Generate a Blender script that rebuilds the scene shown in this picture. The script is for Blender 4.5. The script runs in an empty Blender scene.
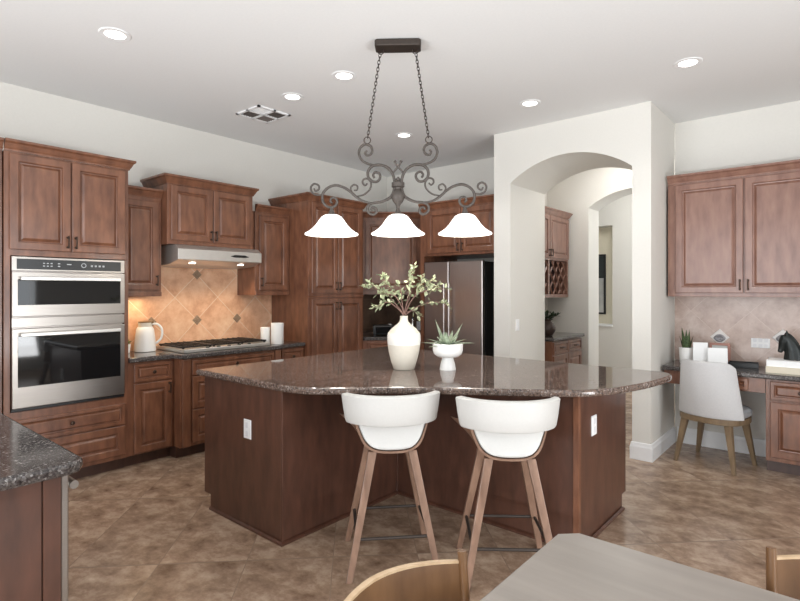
import bpy, bmesh, math, random
from mathutils import Vector, Matrix
random.seed(7)
C = bpy.context.scene.collection
PI = math.pi
H = 3.1                      # ceiling height

# ------------------------------------------------------------------ camera, world, big lights, exposure
cam_d = bpy.data.cameras.new('camera')
cam = bpy.data.objects.new('camera', cam_d); C.objects.link(cam)
cam.location = (0, 0, 1.476); cam.rotation_euler = (PI / 2, 0, math.radians(40.2))
cam_d.sensor_width = 36; cam_d.lens = 527 / 800 * 36; cam_d.shift_y = -10.5 / 800; cam_d.clip_start = 0.02
bpy.context.scene.camera = cam
w = bpy.data.worlds.new('world'); bpy.context.scene.world = w; w.use_nodes = True
w.node_tree.nodes['Background'].inputs[0].default_value = (0.85, 0.92, 1, 1)
w.node_tree.nodes['Background'].inputs[1].default_value = 1.0
vs = bpy.context.scene.view_settings
bpy.context.scene.display_settings.display_device = 'sRGB'
vs.view_transform = 'Standard'; vs.look = 'None'; vs.gamma = 1; vs.use_curve_mapping = False
vs.exposure = -0.1

def area(name, loc, rot, sx, sy, power, col=(1, 1, 1), spread=PI):
    d = bpy.data.lights.new(name, 'AREA'); d.shape = 'RECTANGLE'; d.size = sx; d.size_y = sy
    d.energy = power; d.color = col; d.spread = spread
    o = bpy.data.objects.new(name, d); C.objects.link(o); o.location = loc; o.rotation_euler = rot
    return o
DAY = (0.90, 0.955, 1.0)
area('daylight_rear_window', (-1.9, -2.52, 1.55), (-PI / 2, 0, PI), 3.4, 2.5, 105, DAY)
area('daylight_patio_window', (0.9, -2.52, 1.45), (-PI / 2, 0, PI), 2.0, 2.5, 40, DAY)
area('daylight_side_window', (2.52, 1.6, 1.6), (PI / 2, 0, PI / 2), 3.0, 2.3, 92, DAY)
area('ceiling_fill_rear', (-1.7, -2.45, 0.5), (-PI / 2 - math.radians(25), 0, PI), 4.0, 0.5, 70, (0.96, 0.98, 1), math.radians(110))  # added low fill aimed up from the rear to brighten the ceiling
area('ceiling_fill_side', (2.45, 1.6, 0.5), (PI / 2 + math.radians(27), 0, PI / 2), 3.0, 0.5, 42, (0.97, 0.985, 1), math.radians(110))  # second added fill, lifts the ceiling and upper left wall
area('daylight_far_room_window', (-0.72, 8.2, 1.7), (PI / 2, 0, PI / 2), 1.3, 1.8, 26, DAY)

# ------------------------------------------------------------------ materials
def srgb(r, g, b):
    f = lambda c: c / 12.92 if c <= 0.04045 else ((c + 0.055) / 1.055) ** 2.4
    return (f(r / 255), f(g / 255), f(b / 255), 1)
def mat(name, col, rough=0.5, metal=0.0, var=0.0, scale=20, stretch=(1, 1, 1), col2=None, coat=0, emit=0, bump=0, detail=4, spec=None):
    m = bpy.data.materials.new(name); m.use_nodes = True
    nt = m.node_tree; b = nt.nodes['Principled BSDF']
    b.inputs['Roughness'].default_value = rough; b.inputs['Metallic'].default_value = metal
    if coat: b.inputs['Coat Weight'].default_value = coat; b.inputs['Coat Roughness'].default_value = 0.15
    if spec is not None: b.inputs['Specular IOR Level'].default_value = spec
    c2 = col2 or tuple(min(1, c * (1 + var)) for c in col[:3]) + (1,)
    c1 = col if col2 else tuple(c * (1 - var) for c in col[:3]) + (1,)
    tc = nt.nodes.new('ShaderNodeTexCoord'); mp = nt.nodes.new('ShaderNodeMapping'); mp.inputs['Scale'].default_value = stretch
    nz = nt.nodes.new('ShaderNodeTexNoise'); nz.inputs['Scale'].default_value = scale; nz.inputs['Detail'].default_value = detail
    rp = nt.nodes.new('ShaderNodeValToRGB'); rp.color_ramp.elements[0].position = 0.3; rp.color_ramp.elements[1].position = 0.7
    rp.color_ramp.elements[0].color = c1; rp.color_ramp.elements[1].color = c2
    nt.links.new(tc.outputs['Object'], mp.inputs['Vector']); nt.links.new(mp.outputs['Vector'], nz.inputs['Vector'])
    nt.links.new(nz.outputs['Fac'], rp.inputs['Fac']); nt.links.new(rp.outputs['Color'], b.inputs['Base Color'])
    if bump:
        bp = nt.nodes.new('ShaderNodeBump'); bp.inputs['Strength'].default_value = bump; bp.inputs['Distance'].default_value = 0.01
        nt.links.new(nz.outputs['Fac'], bp.inputs['Height']); nt.links.new(bp.outputs['Normal'], b.inputs['Normal'])
    if emit:
        b.inputs['Emission Color'].default_value = (1, 0.96, 0.9, 1); b.inputs['Emission Strength'].default_value = emit
    return m
def wood(name, a, b_, rough=0.36, coat=0.35, s=9):
    return mat(name, a, rough, 0, 0, s * 0.8, (2.6, 2.6, 0.7), b_, coat, detail=7)
def tile_mat(name, v1, v2, s, o1, o2, cols, grout, gw, rough, nscale, stretch=(1, 1, 1), tilevar=0.14, bump=0.25):
    m = bpy.data.materials.new(name); m.use_nodes = True; nt = m.node_tree; N = nt.nodes; L = nt.links
    b = N['Principled BSDF']; b.inputs['Roughness'].default_value = rough
    tc = N.new('ShaderNodeTexCoord')
    def M(op, a, c=None, c2=None):
        n = N.new('ShaderNodeMath'); n.operation = op
        for i, x in enumerate((a, c, c2)):
            if x is None: continue
            if isinstance(x, (int, float)): n.inputs[i].default_value = x
            else: L.new(x, n.inputs[i])
        return n.outputs[0]
    fl, ed = [], []
    for v, o in ((v1, o1), (v2, o2)):
        d = N.new('ShaderNodeVectorMath'); d.operation = 'DOT_PRODUCT'; L.new(tc.outputs['Object'], d.inputs[0]); d.inputs[1].default_value = v
        a = M('DIVIDE', M('SUBTRACT', d.outputs['Value'], o), s)
        f = M('FRACT', a); fl.append(M('FLOOR', a)); ed.append(M('MINIMUM', f, M('SUBTRACT', 1.0, f)))
    edge = M('MINIMUM', ed[0], ed[1]); g = gw / s / 2
    mask = M('GREATER_THAN', edge, g)
    cmb = N.new('ShaderNodeCombineXYZ'); L.new(fl[0], cmb.inputs[0]); L.new(fl[1], cmb.inputs[1])
    wn = N.new('ShaderNodeTexWhiteNoise'); wn.noise_dimensions = '3D'; L.new(cmb.outputs[0], wn.inputs['Vector'])
    mp = N.new('ShaderNodeMapping'); mp.inputs['Scale'].default_value = stretch; L.new(tc.outputs['Object'], mp.inputs['Vector'])
    off = N.new('ShaderNodeVectorMath'); off.operation = 'MULTIPLY_ADD'; L.new(wn.outputs['Color'], off.inputs[0]); off.inputs[1].default_value = (9, 9, 9); L.new(mp.outputs[0], off.inputs[2])
    nz = N.new('ShaderNodeTexNoise'); nz.inputs['Scale'].default_value = nscale; nz.inputs['Detail'].default_value = 9; nz.inputs['Roughness'].default_value = 0.68
    nz.inputs['Distortion'].default_value = 0.15
    L.new(off.outputs[0], nz.inputs['Vector'])
    rp = N.new('ShaderNodeValToRGB'); e = rp.color_ramp.elements
    e[0].position = 0.3; e[0].color = cols[0]; e[1].position = 0.7; e[1].color = cols[2]
    k = e.new(0.5); k.color = cols[1]
    L.new(nz.outputs['Fac'], rp.inputs['Fac'])
    hs = N.new('ShaderNodeHueSaturation'); L.new(rp.outputs['Color'], hs.inputs['Color'])
    L.new(M('MULTIPLY_ADD', wn.outputs['Value'], 2 * tilevar, 1 - tilevar), hs.inputs['Value'])
    mx = N.new('ShaderNodeMix'); mx.data_type = 'RGBA'; L.new(mask, mx.inputs['Factor']); mx.inputs['A'].default_value = grout; L.new(hs.outputs['Color'], mx.inputs['B'])
    L.new(mx.outputs['Result'], b.inputs['Base Color'])
    bp = N.new('ShaderNodeBump'); bp.inputs['Strength'].default_value = bump; bp.inputs['Distance'].default_value = 0.004
    L.new(M('MULTIPLY_ADD', mask, 0.7, M('MULTIPLY', nz.outputs['Fac'], 0.4)), bp.inputs['Height']); L.new(bp.outputs['Normal'], b.inputs['Normal'])
    return m
def granite(name, stops, scale=130, rough=0.06):
    m = bpy.data.materials.new(name); m.use_nodes = True; nt = m.node_tree; N = nt.nodes; L = nt.links
    b = N['Principled BSDF']; b.inputs['Roughness'].default_value = rough
    tc = N.new('ShaderNodeTexCoord')
    vo = N.new('ShaderNodeTexVoronoi'); vo.inputs['Scale'].default_value = scale; L.new(tc.outputs['Object'], vo.inputs['Vector'])
    nz = N.new('ShaderNodeTexNoise'); nz.inputs['Scale'].default_value = scale * 0.35; nz.inputs['Detail'].default_value = 5; L.new(tc.outputs['Object'], nz.inputs['Vector'])
    sp = N.new('ShaderNodeSeparateColor'); L.new(vo.outputs['Color'], sp.inputs[0])
    ad = N.new('ShaderNodeMath'); ad.operation = 'MULTIPLY_ADD'; L.new(sp.outputs[0], ad.inputs[0]); ad.inputs[1].default_value = 0.6
    m2 = N.new('ShaderNodeMath'); m2.operation = 'MULTIPLY'; L.new(nz.outputs['Fac'], m2.inputs[0]); m2.inputs[1].default_value = 0.45; L.new(m2.outputs[0], ad.inputs[2])
    rp = N.new('ShaderNodeValToRGB'); rp.color_ramp.interpolation = 'LINEAR'; e = rp.color_ramp.elements
    e[0].position = stops[0][0]; e[0].color = stops[0][1]; e[1].position = stops[-1][0]; e[1].color = stops[-1][1]
    for p, c in stops[1:-1]:
        k = e.new(p); k.color = c
    L.new(ad.outputs[0], rp.inputs['Fac']); L.new(rp.outputs['Color'], b.inputs['Base Color'])
    return m

M = {}
M['wall'] = mat('wall_paint', srgb(224, 221, 214), 0.85, 0, 0.012, 60, bump=0.03)
M['wall_niche'] = mat('niche_paint', srgb(240, 233, 212), 0.85, 0, 0.012, 60)
M['ceiling'] = mat('ceiling_paint', srgb(233, 233, 232), 0.9, 0, 0.012, 60)
M['trim'] = mat('white_trim', srgb(240, 240, 240), 0.4, 0, 0.01, 30)
M['cherry'] = wood('cherry_cabinet_wood', srgb(94, 58, 41), srgb(132, 87, 63))
M['cherry_light'] = wood('pinkish_cherry_desk_wood', srgb(120, 83, 69), srgb(146, 108, 92), 0.32, 0.3)  # paler, pinker cherry tone for the desk and wine cabinets
M['cherry_dark'] = wood('dark_cherry_island_wood', srgb(74, 47, 36), srgb(96, 62, 48))
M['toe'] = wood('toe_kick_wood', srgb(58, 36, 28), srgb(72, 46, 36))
M['granite'] = granite('brown_granite', [(0.12, srgb(40, 34, 32)), (0.34, srgb(82, 69, 62)), (0.52, srgb(118, 98, 87)), (0.68, srgb(92, 80, 75)), (0.88, srgb(160, 146, 138))], 130, 0.045)
M['granite_dark'] = granite('dark_granite', [(0.12, srgb(28, 26, 26)), (0.36, srgb(62, 56, 54)), (0.55, srgb(92, 85, 82)), (0.7, srgb(66, 62, 61)), (0.88, srgb(150, 145, 142))], 160, 0.11)
M['floor'] = tile_mat('stone_floor_tile', (0.7071, 0.7071, 0), (0.35355, -0.35355, 0), 0.4667, 2.465 * 0.7071, -4.15 * 0.35355,
                      (srgb(114, 90, 72), srgb(158, 132, 111), srgb(196, 173, 150)), srgb(142, 121, 104), 0.005, 0.26, 6.5, (1, 1.2, 1), 0.08)
q = 0.7071
M['splash'] = tile_mat('tan_diagonal_tile', (0, q, q), (0, q, -q), 0.325, (2.75 + 1.172) * q, (2.75 - 1.172) * q,
                       (srgb(190, 138, 106), srgb(220, 172, 138), srgb(236, 200, 166)), srgb(226, 200, 172), 0.006, 0.35, 5, tilevar=0.06)
M['splash_corner'] = tile_mat('shade_darkened_corner_tile', (q, 0, q), (q, 0, -q), 0.325, 0, 0,  # tile brown darkened to stand for the shade in the back corner
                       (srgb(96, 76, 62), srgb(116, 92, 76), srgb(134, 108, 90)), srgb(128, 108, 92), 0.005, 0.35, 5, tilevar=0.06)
M['splash_desk'] = tile_mat('pinkish_stone_tile', (q, 0, q), (q, 0, -q), 0.335, (-0.888 + 1.04) * q, (-0.888 - 1.04) * q,
                       (srgb(160, 135, 121), srgb(190, 167, 155), srgb(212, 195, 185)), srgb(204, 187, 177), 0.003, 0.3, 5, tilevar=0.04)
M['steel'] = mat('brushed_stainless', srgb(164, 158, 152), 0.3, 1, 0.05, 6, (1, 1, 60))
M['steel_dark'] = mat('dark_stainless', srgb(172, 164, 160), 0.3, 1, 0.05, 6, (60, 60, 1))
M['black_glass'] = mat('black_oven_glass', srgb(22, 22, 23), 0.04, 0, 0.05, 5)
M['display'] = mat('black_control_glass', srgb(30, 30, 31), 0.3, 0, 0.05, 5)
M['black'] = mat('black_enamel', srgb(24, 23, 23), 0.35, 0, 0.1, 30)
M['bronze'] = mat('dark_bronze_hardware', srgb(70, 56, 48), 0.35, 0.8, 0.1, 40)
M['iron'] = mat('pewter_wrought_iron', srgb(78, 71, 66), 0.55, 0.3, 0.16, 60, bump=0.1)
M['iron_dark'] = mat('dark_iron_canopy', srgb(66, 58, 53), 0.5, 0.5, 0.1, 40)
M['shade'] = mat('lit_white_glass_shade', srgb(250, 248, 244), 0.3, 0, 0.01, 10, emit=1.25)
M['lamp'] = mat('lit_lamp_lens', srgb(255, 252, 246), 0.4, 0, 0.01, 10, emit=4)
M['hoodlamp'] = mat('hood_lamp_lens', srgb(255, 240, 214), 0.4, 0, 0.01, 10, emit=5)
M['leather'] = mat('white_upholstery', srgb(196, 194, 190), 0.5, 0, 0.015, 80, bump=0.02)
M['fabric'] = mat('pale_grey_chair_fabric', srgb(204, 203, 203), 0.85, 0, 0.03, 90, bump=0.06)
M['seat_fabric'] = mat('grey_seat_fabric', srgb(148, 148, 150), 0.8, 0, 0.04, 90)
M['walnut'] = wood('walnut_stool_wood', srgb(112, 85, 69), srgb(146, 115, 96), 0.42, 0.1, 12)
M['oak'] = wood('weathered_oak_leg', srgb(104, 86, 64), srgb(134, 112, 86), 0.5, 0, 12)
M['teak'] = wood('tan_bent_wood', srgb(98, 68, 43), srgb(124, 89, 58), 0.4, 0.15, 10)
M['teak_edge'] = wood('pale_ply_edge', srgb(196, 164, 128), srgb(216, 188, 154), 0.45, 0, 14)
M['table'] = mat('greige_table_top', srgb(138, 130, 122), 0.36, 0, 0, 3, (1, 9, 1), srgb(150, 141, 133), detail=6)
M['ceramic'] = mat('white_ceramic', srgb(242, 240, 236), 0.28, 0, 0.01, 20)
M['cream'] = mat('matte_cream_ceramic', srgb(222, 214, 199), 0.65, 0, 0.02, 40, bump=0.05)
M['white_band'] = mat('white_glaze_band', srgb(240, 237, 230), 0.3, 0, 0.01, 20)
M['plastic'] = mat('white_plastic_plate', srgb(243, 243, 243), 0.35, 0, 0.01, 20)
M['slot'] = mat('grey_receptacle', srgb(228, 228, 230), 0.4, 0, 0.02, 20)
M['olive'] = mat('pale_olive_leaf', srgb(112, 124, 88), 0.6, 0, 0, 50, (1, 1, 1), srgb(190, 192, 158))
M['twig'] = mat('mauve_brown_twig', srgb(122, 92, 82), 0.7, 0, 0.12, 50)
M['aloe'] = mat('silver_green_aloe', srgb(116, 132, 108), 0.55, 0, 0, 40, (1, 1, 1), srgb(178, 188, 164))
M['snake'] = mat('snake_plant_leaf', srgb(36, 52, 30), 0.5, 0, 0, 60, (1, 1, 2), srgb(92, 112, 64))
M['herb'] = mat('green_herb_leaf', srgb(74, 106, 40), 0.6, 0, 0.25, 40)
M['darkleaf'] = mat('dark_green_leaf', srgb(44, 60, 40), 0.6, 0, 0.25, 40)
M['soil'] = mat('dark_soil', srgb(52, 40, 32), 0.95, 0, 0.2, 90)
M['paper'] = mat('white_paper', srgb(246, 246, 245), 0.7, 0, 0.01, 30)
M['pages'] = mat('cream_pages', srgb(226, 216, 196), 0.8, 0, 0.04, 100, (1, 1, 30))
M['rosewood'] = mat('pinkish_wood_frame', srgb(168, 122, 108), 0.5, 0, 0.06, 30)
M['horse'] = mat('black_cast_figure', srgb(30, 34, 33), 0.32, 0.3, 0.25, 30, bump=0.15)
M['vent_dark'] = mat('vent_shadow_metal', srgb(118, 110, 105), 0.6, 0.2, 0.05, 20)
M['print'] = mat('pale_grey_print', srgb(176, 178, 176), 0.6, 0, 0, 3, (1, 1, 1), srgb(214, 214, 210))
M['print_dark'] = mat('dark_teal_print', srgb(38, 46, 46), 0.6, 0, 0.1, 5)
M['clay'] = mat('dark_brown_clay', srgb(66, 50, 44), 0.4, 0, 0.1, 30)
M['bright_steel'] = mat('bright_steel_handle', srgb(222, 219, 214), 0.34, 0.85, 0.03, 20)
M['silver'] = mat('polished_silver', srgb(206, 204, 200), 0.18, 1, 0.03, 20)
M['gold'] = mat('kettle_bronze_rim', srgb(150, 122, 88), 0.35, 0.7, 0.05, 20)
M['medallion'] = mat('pewter_medallion', srgb(140, 138, 140), 0.4, 0.5, 0.12, 60)
M['accent'] = mat('bronze_accent_tile', srgb(150, 126, 104), 0.45, 0.3, 0.15, 60)
M['accent_white'] = mat('white_accent_tile', srgb(226, 220, 216), 0.4, 0, 0.03, 40)
M['wine_dark'] = wood('wine_rack_interior', srgb(48, 24, 22), srgb(60, 32, 29))
M['mark'] = mat('panel_marking', srgb(170, 172, 174), 0.4, 0, 0.02, 30)

# ------------------------------------------------------------------ mesh helpers
def link(name, bm, m, parent=None, loc=None, rot=None, smooth=False, bev=0, segs=2, mats=None):
    bmesh.ops.remove_doubles(bm, verts=bm.verts, dist=1e-6)
    bmesh.ops.recalc_face_normals(bm, faces=bm.faces)
    me = bpy.data.meshes.new(name); bm.to_mesh(me); bm.free()
    for mm in (mats or [m]): me.materials.append(mm)
    o = bpy.data.objects.new(name, me); C.objects.link(o)
    if parent: o.parent = parent
    if loc: o.location = loc
    if rot: o.rotation_euler = rot
    if bev:
        b = o.modifiers.new('bevel', 'BEVEL'); b.width = bev; b.segments = segs; b.limit_method = 'ANGLE'; b.angle_limit = math.radians(40)
    if smooth:
        for p in me.polygons: p.use_smooth = True
        if smooth == 'auto':
            try: me.set_sharp_from_angle(angle=math.radians(38))
            except Exception: pass
    return o
def B(): return bmesh.new()
def box(bm, lo, hi, mi=0):
    v = [bm.verts.new((x, y, z)) for x in (lo[0], hi[0]) for y in (lo[1], hi[1]) for z in (lo[2], hi[2])]
    for f in ((0, 1, 3, 2), (4, 6, 7, 5), (0, 4, 5, 1), (2, 3, 7, 6), (0, 2, 6, 4), (1, 5, 7, 3)):
        bm.faces.new([v[i] for i in f]).material_index = mi
    return bm
def prism(bm, poly, z0, z1, axis='z', mi=0):
    def P(p, z):
        return (p[0], p[1], z) if axis == 'z' else ((p[0], z, p[1]) if axis == 'y' else (z, p[0], p[1]))
    a = [bm.verts.new(P(p, z0)) for p in poly]; b = [bm.verts.new(P(p, z1)) for p in poly]; n = len(poly)
    fs = [bm.faces.new(a), bm.faces.new(b)] + [bm.faces.new((a[i], a[(i + 1) % n], b[(i + 1) % n], b[i])) for i in range(n)]
    for f in fs: f.material_index = mi
    return bm
def loft(bm, rings, cap0=True, cap1=True, closed=True, mi=0):
    R = [[bm.verts.new(p) for p in r] for r in rings]; n = len(R[0])
    for a, b in zip(R, R[1:]):
        for i in range(n if closed else n - 1):
            j = (i + 1) % n
            bm.faces.new((a[i], a[j], b[j], b[i])).material_index = mi
    if cap0: bm.faces.new(R[0]).material_index = mi
    if cap1: bm.faces.new(R[-1]).material_index = mi
    return bm
def lathe(bm, prof, cx=0, cy=0, n=32, cap0=True, cap1=True, mi=0):
    return loft(bm, [[(cx + max(r, 1e-4) * math.cos(2 * PI * i / n), cy + max(r, 1e-4) * math.sin(2 * PI * i / n), z) for i in range(n)] for r, z in prof], cap0, cap1, True, mi)
def tube(bm, pts, r, n=8, cap=True, mi=0):
    pts = [Vector(p) for p in pts]; rr = r if isinstance(r, (list, tuple)) else [r] * len(pts)
    rings = []; up = None
    for i, p in enumerate(pts):
        t = (pts[min(i + 1, len(pts) - 1)] - pts[max(i - 1, 0)])
        t = t.normalized() if t.length > 1e-9 else Vector((0, 0, 1))
        if up is None:
            up = Vector((0, 0, 1)) if abs(t.z) < 0.9 else Vector((1, 0, 0))
        s = t.cross(up)
        if s.length < 1e-6: s = t.cross(Vector((0.3, 1, 0.1)))
        s.normalize(); up = s.cross(t).normalized()
        rings.append([p + (s * math.cos(2 * PI * k / n) + up * math.sin(2 * PI * k / n)) * rr[i] for k in range(n)])
    return loft(bm, rings, cap, cap, True, mi)
def spline(pts, k=6):
    P = [Vector(p) for p in pts]; P = [P[0] * 2 - P[1]] + P + [P[-1] * 2 - P[-2]]; out = []
    for i in range(1, len(P) - 2):
        a, b, c, d = P[i - 1:i + 3]
        for j in range(k):
            t = j / k
            out.append(0.5 * ((2 * b) + (c - a) * t + (2 * a - 5 * b + 4 * c - d) * t * t + (3 * b - a - 3 * c + d) * t ** 3))
    out.append(P[-2]); return out
def offs(poly, d):          # inset (d>0) a CCW polygon with mitred corners
    n = len(poly); out = []
    for i in range(n):
        p0, p, p1 = Vector(poly[i - 1]), Vector(poly[i]), Vector(poly[(i + 1) % n])
        a = (p - p0).normalized(); b = (p1 - p).normalized()
        na, nb = Vector((-a.y, a.x)), Vector((-b.y, b.x)); m_ = na + nb
        k = max(0.35, 1 + na.dot(nb)); out.append(tuple(p + m_ * (d / k)))
    return out
def slab(bm, poly, z0, z1, b=0.012, mi=0):   # a stone top with a rounded edge
    rings = []
    for ins, z in ((b, z0), (b * 0.3, z0 + b * 0.3), (0, z0 + b), (0, z1 - b), (b * 0.3, z1 - b * 0.3), (b, z1)):
        rings.append([(x, y, z) for x, y in (offs(poly, ins) if ins else poly)])
    return loft(bm, rings, mi=mi)
def sweep(bm, path, prof, mi=0):   # mould a profile (out, z) along an open plan path, outward = right-hand side of travel
    n = len(path); rings = []
    for i, p in enumerate(path):
        p = Vector(p)
        a = (p - Vector(path[i - 1])).normalized() if i > 0 else None
        b = (Vector(path[i + 1]) - p).normalized() if i < n - 1 else None
        a = a or b; b = b or a
        na, nb = Vector((a.y, -a.x)), Vector((b.y, -b.x)); k = 1 + na.dot(nb)
        m_ = (na + nb) / k
        rings.append([(p.x + m_.x * o, p.y + m_.y * o, z) for o, z in prof])
    return loft(bm, rings, mi=mi)
def rings_panel(bm, x0, z0, x1, z1, steps, y=0.0):   # nested rectangles: steps of (inset, depth towards the viewer = -y)
    loft(bm, [[(x0 + i, y - d, z0 + i), (x1 - i, y - d, z0 + i), (x1 - i, y - d, z1 - i), (x0 + i, y - d, z1 - i)] for i, d in steps])
    return bm

# ------------------------------------------------------------------ objects helpers
def thing(name, label, cat, loc=(0, 0, 0), rz=0, group=None):
    o = bpy.data.objects.new(name, None); C.objects.link(o); o.location = loc; o.rotation_euler = (0, 0, rz); o.empty_display_size = 0.1
    return tag(o, label, cat, group)
def tag(o, label, cat, group=None):
    o['label'] = label; o['category'] = cat
    if group: o['group'] = group
    return o
def struct(name, bm, m, **k):
    o = link(name, bm, m, **k); o['kind'] = 'structure'; return o
def dup(root, loc=None, rz=None, label=None, group=None):
    def cp(o, par):
        c = o.copy(); C.objects.link(c)
        if par: c.parent = par
        for ch in [x for x in bpy.data.objects if x.parent == o]: cp(ch, c)
        return c
    r = cp(root, None)
    if loc: r.location = loc
    if rz is not None: r.rotation_euler = (0, 0, rz)
    if label: r['label'] = label
    if group: r['group'] = group
    return r

DOOR = ((0, 0), (0, 0.016), (0.004, 0.02), (0.050, 0.02), (0.054, 0.018), (0.058, 0.006), (0.066, 0.005), (0.070, 0.008), (0.082, 0.0165), (0.086, 0.0175))
DRAW = ((0, 0), (0, 0.016), (0.004, 0.02), (0.026, 0.02), (0.030, 0.007), (0.036, 0.006), (0.046, 0.0165), (0.049, 0.0175))
def pull(parent, x, z, horiz=False, L=0.095):
    bm = B(); y = -0.02
    a = (x - L / 2, z) if horiz else (x, z - L / 2); b = (x + L / 2, z) if horiz else (x, z + L / 2)
    tube(bm, [(a[0], y - 0.028, a[1]), (b[0], y - 0.028, b[1])], 0.0055, 8)
    for e in (0.12, 0.88):
        px, pz = a[0] + (b[0] - a[0]) * e, a[1] + (b[1] - a[1]) * e
        tube(bm, [(px, y + 0.001, pz), (px, y - 0.028, pz)], 0.005, 8)
        tube(bm, [(px, y + 0.001, pz), (px, y - 0.004, pz)], 0.009, 8)
    return link('handle', bm, M['bronze'], parent, smooth='auto')
def knob(parent, x, z):
    bm = B(); n = 12
    prof = [(0.006, 0), (0.006, 0.010), (0.014, 0.016), (0.016, 0.021), (0.012, 0.027), (0.002, 0.029)]
    loft(bm, [[(x + r * math.cos(2 * PI * i / n), -0.019 - d, z + r * math.sin(2 * PI * i / n)) for i in range(n)] for r, d in prof])
    return link('knob', bm, M['bronze'], parent, smooth='auto')
def door(parent, m, x0, z0, x1, z1, hx=None, hz=None, y=0.0):
    o = link('door', rings_panel(B(), x0, z0, x1, z1, DOOR, 0), m, parent, loc=(0, y, 0), bev=0)
    if hx is not None: pull(o, hx, hz)
    return o
def drawer(parent, m, x0, z0, x1, z1, hw='knob', y=0.0):
    o = link('drawer', rings_panel(B(), x0, z0, x1, z1, DRAW if z1 - z0 < 0.2 else DOOR, 0), m, parent, loc=(0, y, 0))
    if hw == 'knob': knob(o, (x0 + x1) / 2, (z0 + z1) / 2)
    elif hw: pull(o, (x0 + x1) / 2, (z0 + z1) / 2, True)
    return o
CROWN = [(0, 0), (0.008, 0), (0.012, 0.012), (0.018, 0.02), (0.032, 0.05), (0.042, 0.058), (0.046, 0.062), (0.046, 0.078), (0, 0.078)]
def crown(parent, m, path, z):
    return link('crown_molding', sweep(B(), path, [(o, z + h) for o, h in CROWN]), m, parent)
def base_cab(name, label, loc, rz, wd, dp, h, m, cat='cabinet', group=None, toe=0.1, left_panel=False):
    t = thing(name, label, cat, loc, rz, group)
    link('body', box(B(), (0, 0, toe), (wd, dp, h)), m, t, bev=0.002)
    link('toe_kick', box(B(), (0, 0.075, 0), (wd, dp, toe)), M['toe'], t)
    return t
def upper_cab(name, label, loc, rz, wd, dp, z0, z1, m, cat='wall cabinet', group=None):
    t = thing(name, label, cat, loc, rz, group)
    link('body', box(B(), (0, 0, z0), (wd, dp, z1)), m, t, bev=0.002)
    return t
def plate(name, label, loc, rz, wd=0.074, ht=0.118, kind='outlet', n=1, cat='outlet', group=None):
    t = thing(name, label, cat, loc, rz, group)
    link('cover_plate', rings_panel(B(), -wd / 2, -ht / 2, wd / 2, ht / 2, ((0, 0), (0, 0.004), (0.004, 0.007))), M['plastic'], t)
    for k in range(n):
        cx = (k - (n - 1) / 2) * 0.042
        if kind == 'outlet':
            bm = B()
            for s in (-1, 1): rings_panel(bm, cx - 0.014, s * 0.026 - 0.017, cx + 0.014, s * 0.026 + 0.017, ((0, 0.006), (0, 0.008), (0.003, 0.0085)))
            link('receptacle', bm, M['slot'], t)
        else:
            link('switch_paddle', rings_panel(B(), cx - 0.016, -0.033, cx + 0.016, 0.033, ((0, 0.006), (0, 0.009), (0.003, 0.011))), M['plastic'], t)
    return t
R90 = PI / 2

# ------------------------------------------------------------------ the room
XL, YB = -5.03, 5.66
struct('floor', box(B(), (-5.4, -2.8, -0.1), (2.8, 9.4, 0)), M['floor'])
struct('ceiling', box(B(), (-5.4, -2.8, H), (2.8, 9.4, H + 0.1)), M['ceiling'])
struct('wall_left', box(B(), (XL - 0.15, -2.75, 0), (XL, YB + 0.15, H)), M['wall'])
struct('wall_back', box(B(), (XL, YB, 0), (-2.80, YB + 0.15, H)), M['wall'])
struct('wall_desk', box(B(), (-1.27, YB, 0), (2.6, YB + 0.15, H)), M['wall'])
def framed_wall(bm, axis, lo, hi, a0, a1, z0, z1, openings):
    # wall of thickness lo..hi across, running a0..a1, pierced by openings (p0,p1,q0,q1)
    def bx(p0, p1, q0, q1):
        if axis == 'x': box(bm, (p0, lo, q0), (p1, hi, q1))
        else: box(bm, (lo, p0, q0), (hi, p1, q1))
    p = a0
    for (o0, o1, b0, b1) in openings:
        bx(p, o0, z0, z1)
        if b0 > z0: bx(o0, o1, z0, b0)
        bx(o0, o1, b1, z1); p = o1
    bx(p, a1, z0, z1); return bm
struct('wall_rear', framed_wall(B(), 'x', -2.75, -2.6, XL, 2.75, 0, H, [(-3.6, -0.2, 0.3, 2.8), (-0.1, 1.9, 0.2, 2.7)]), M['wall'])
struct('wall_right', framed_wall(B(), 'y', 2.6, 2.75, -2.6, YB + 0.15, 0, H, [(0.1, 3.1, 0.45, 2.75)]), M['wall'])
def win(n, axis, a0, a1, z0, z1, at, cols):
    bm = B()
    xs = [a0 + (a1 - a0) * i / cols for i in range(cols + 1)]
    def bx(p0, p1, q0, q1):
        if axis == 'x': box(bm, (p0, at - 0.03, q0), (p1, at + 0.03, q1))
        else: box(bm, (at - 0.03, p0, q0), (at + 0.03, p1, q1))
    for i, x in enumerate(xs):
        a = x if i == 0 else (x - 0.06 if i == cols else x - 0.03); bx(a, a + 0.06, z0, z1)
    bx(a0, a1, z0, z0 + 0.06); bx(a0, a1, z1 - 0.06, z1)
    struct('window_%d' % n, bm, M['trim'])
win(1, 'x', -3.6, -0.2, 0.3, 2.8, -2.68, 3); win(2, 'x', -0.1, 1.9, 0.2, 2.7, -2.68, 2); win(3, 'y', 0.1, 3.1, 0.45, 2.75, 2.68, 3)

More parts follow.
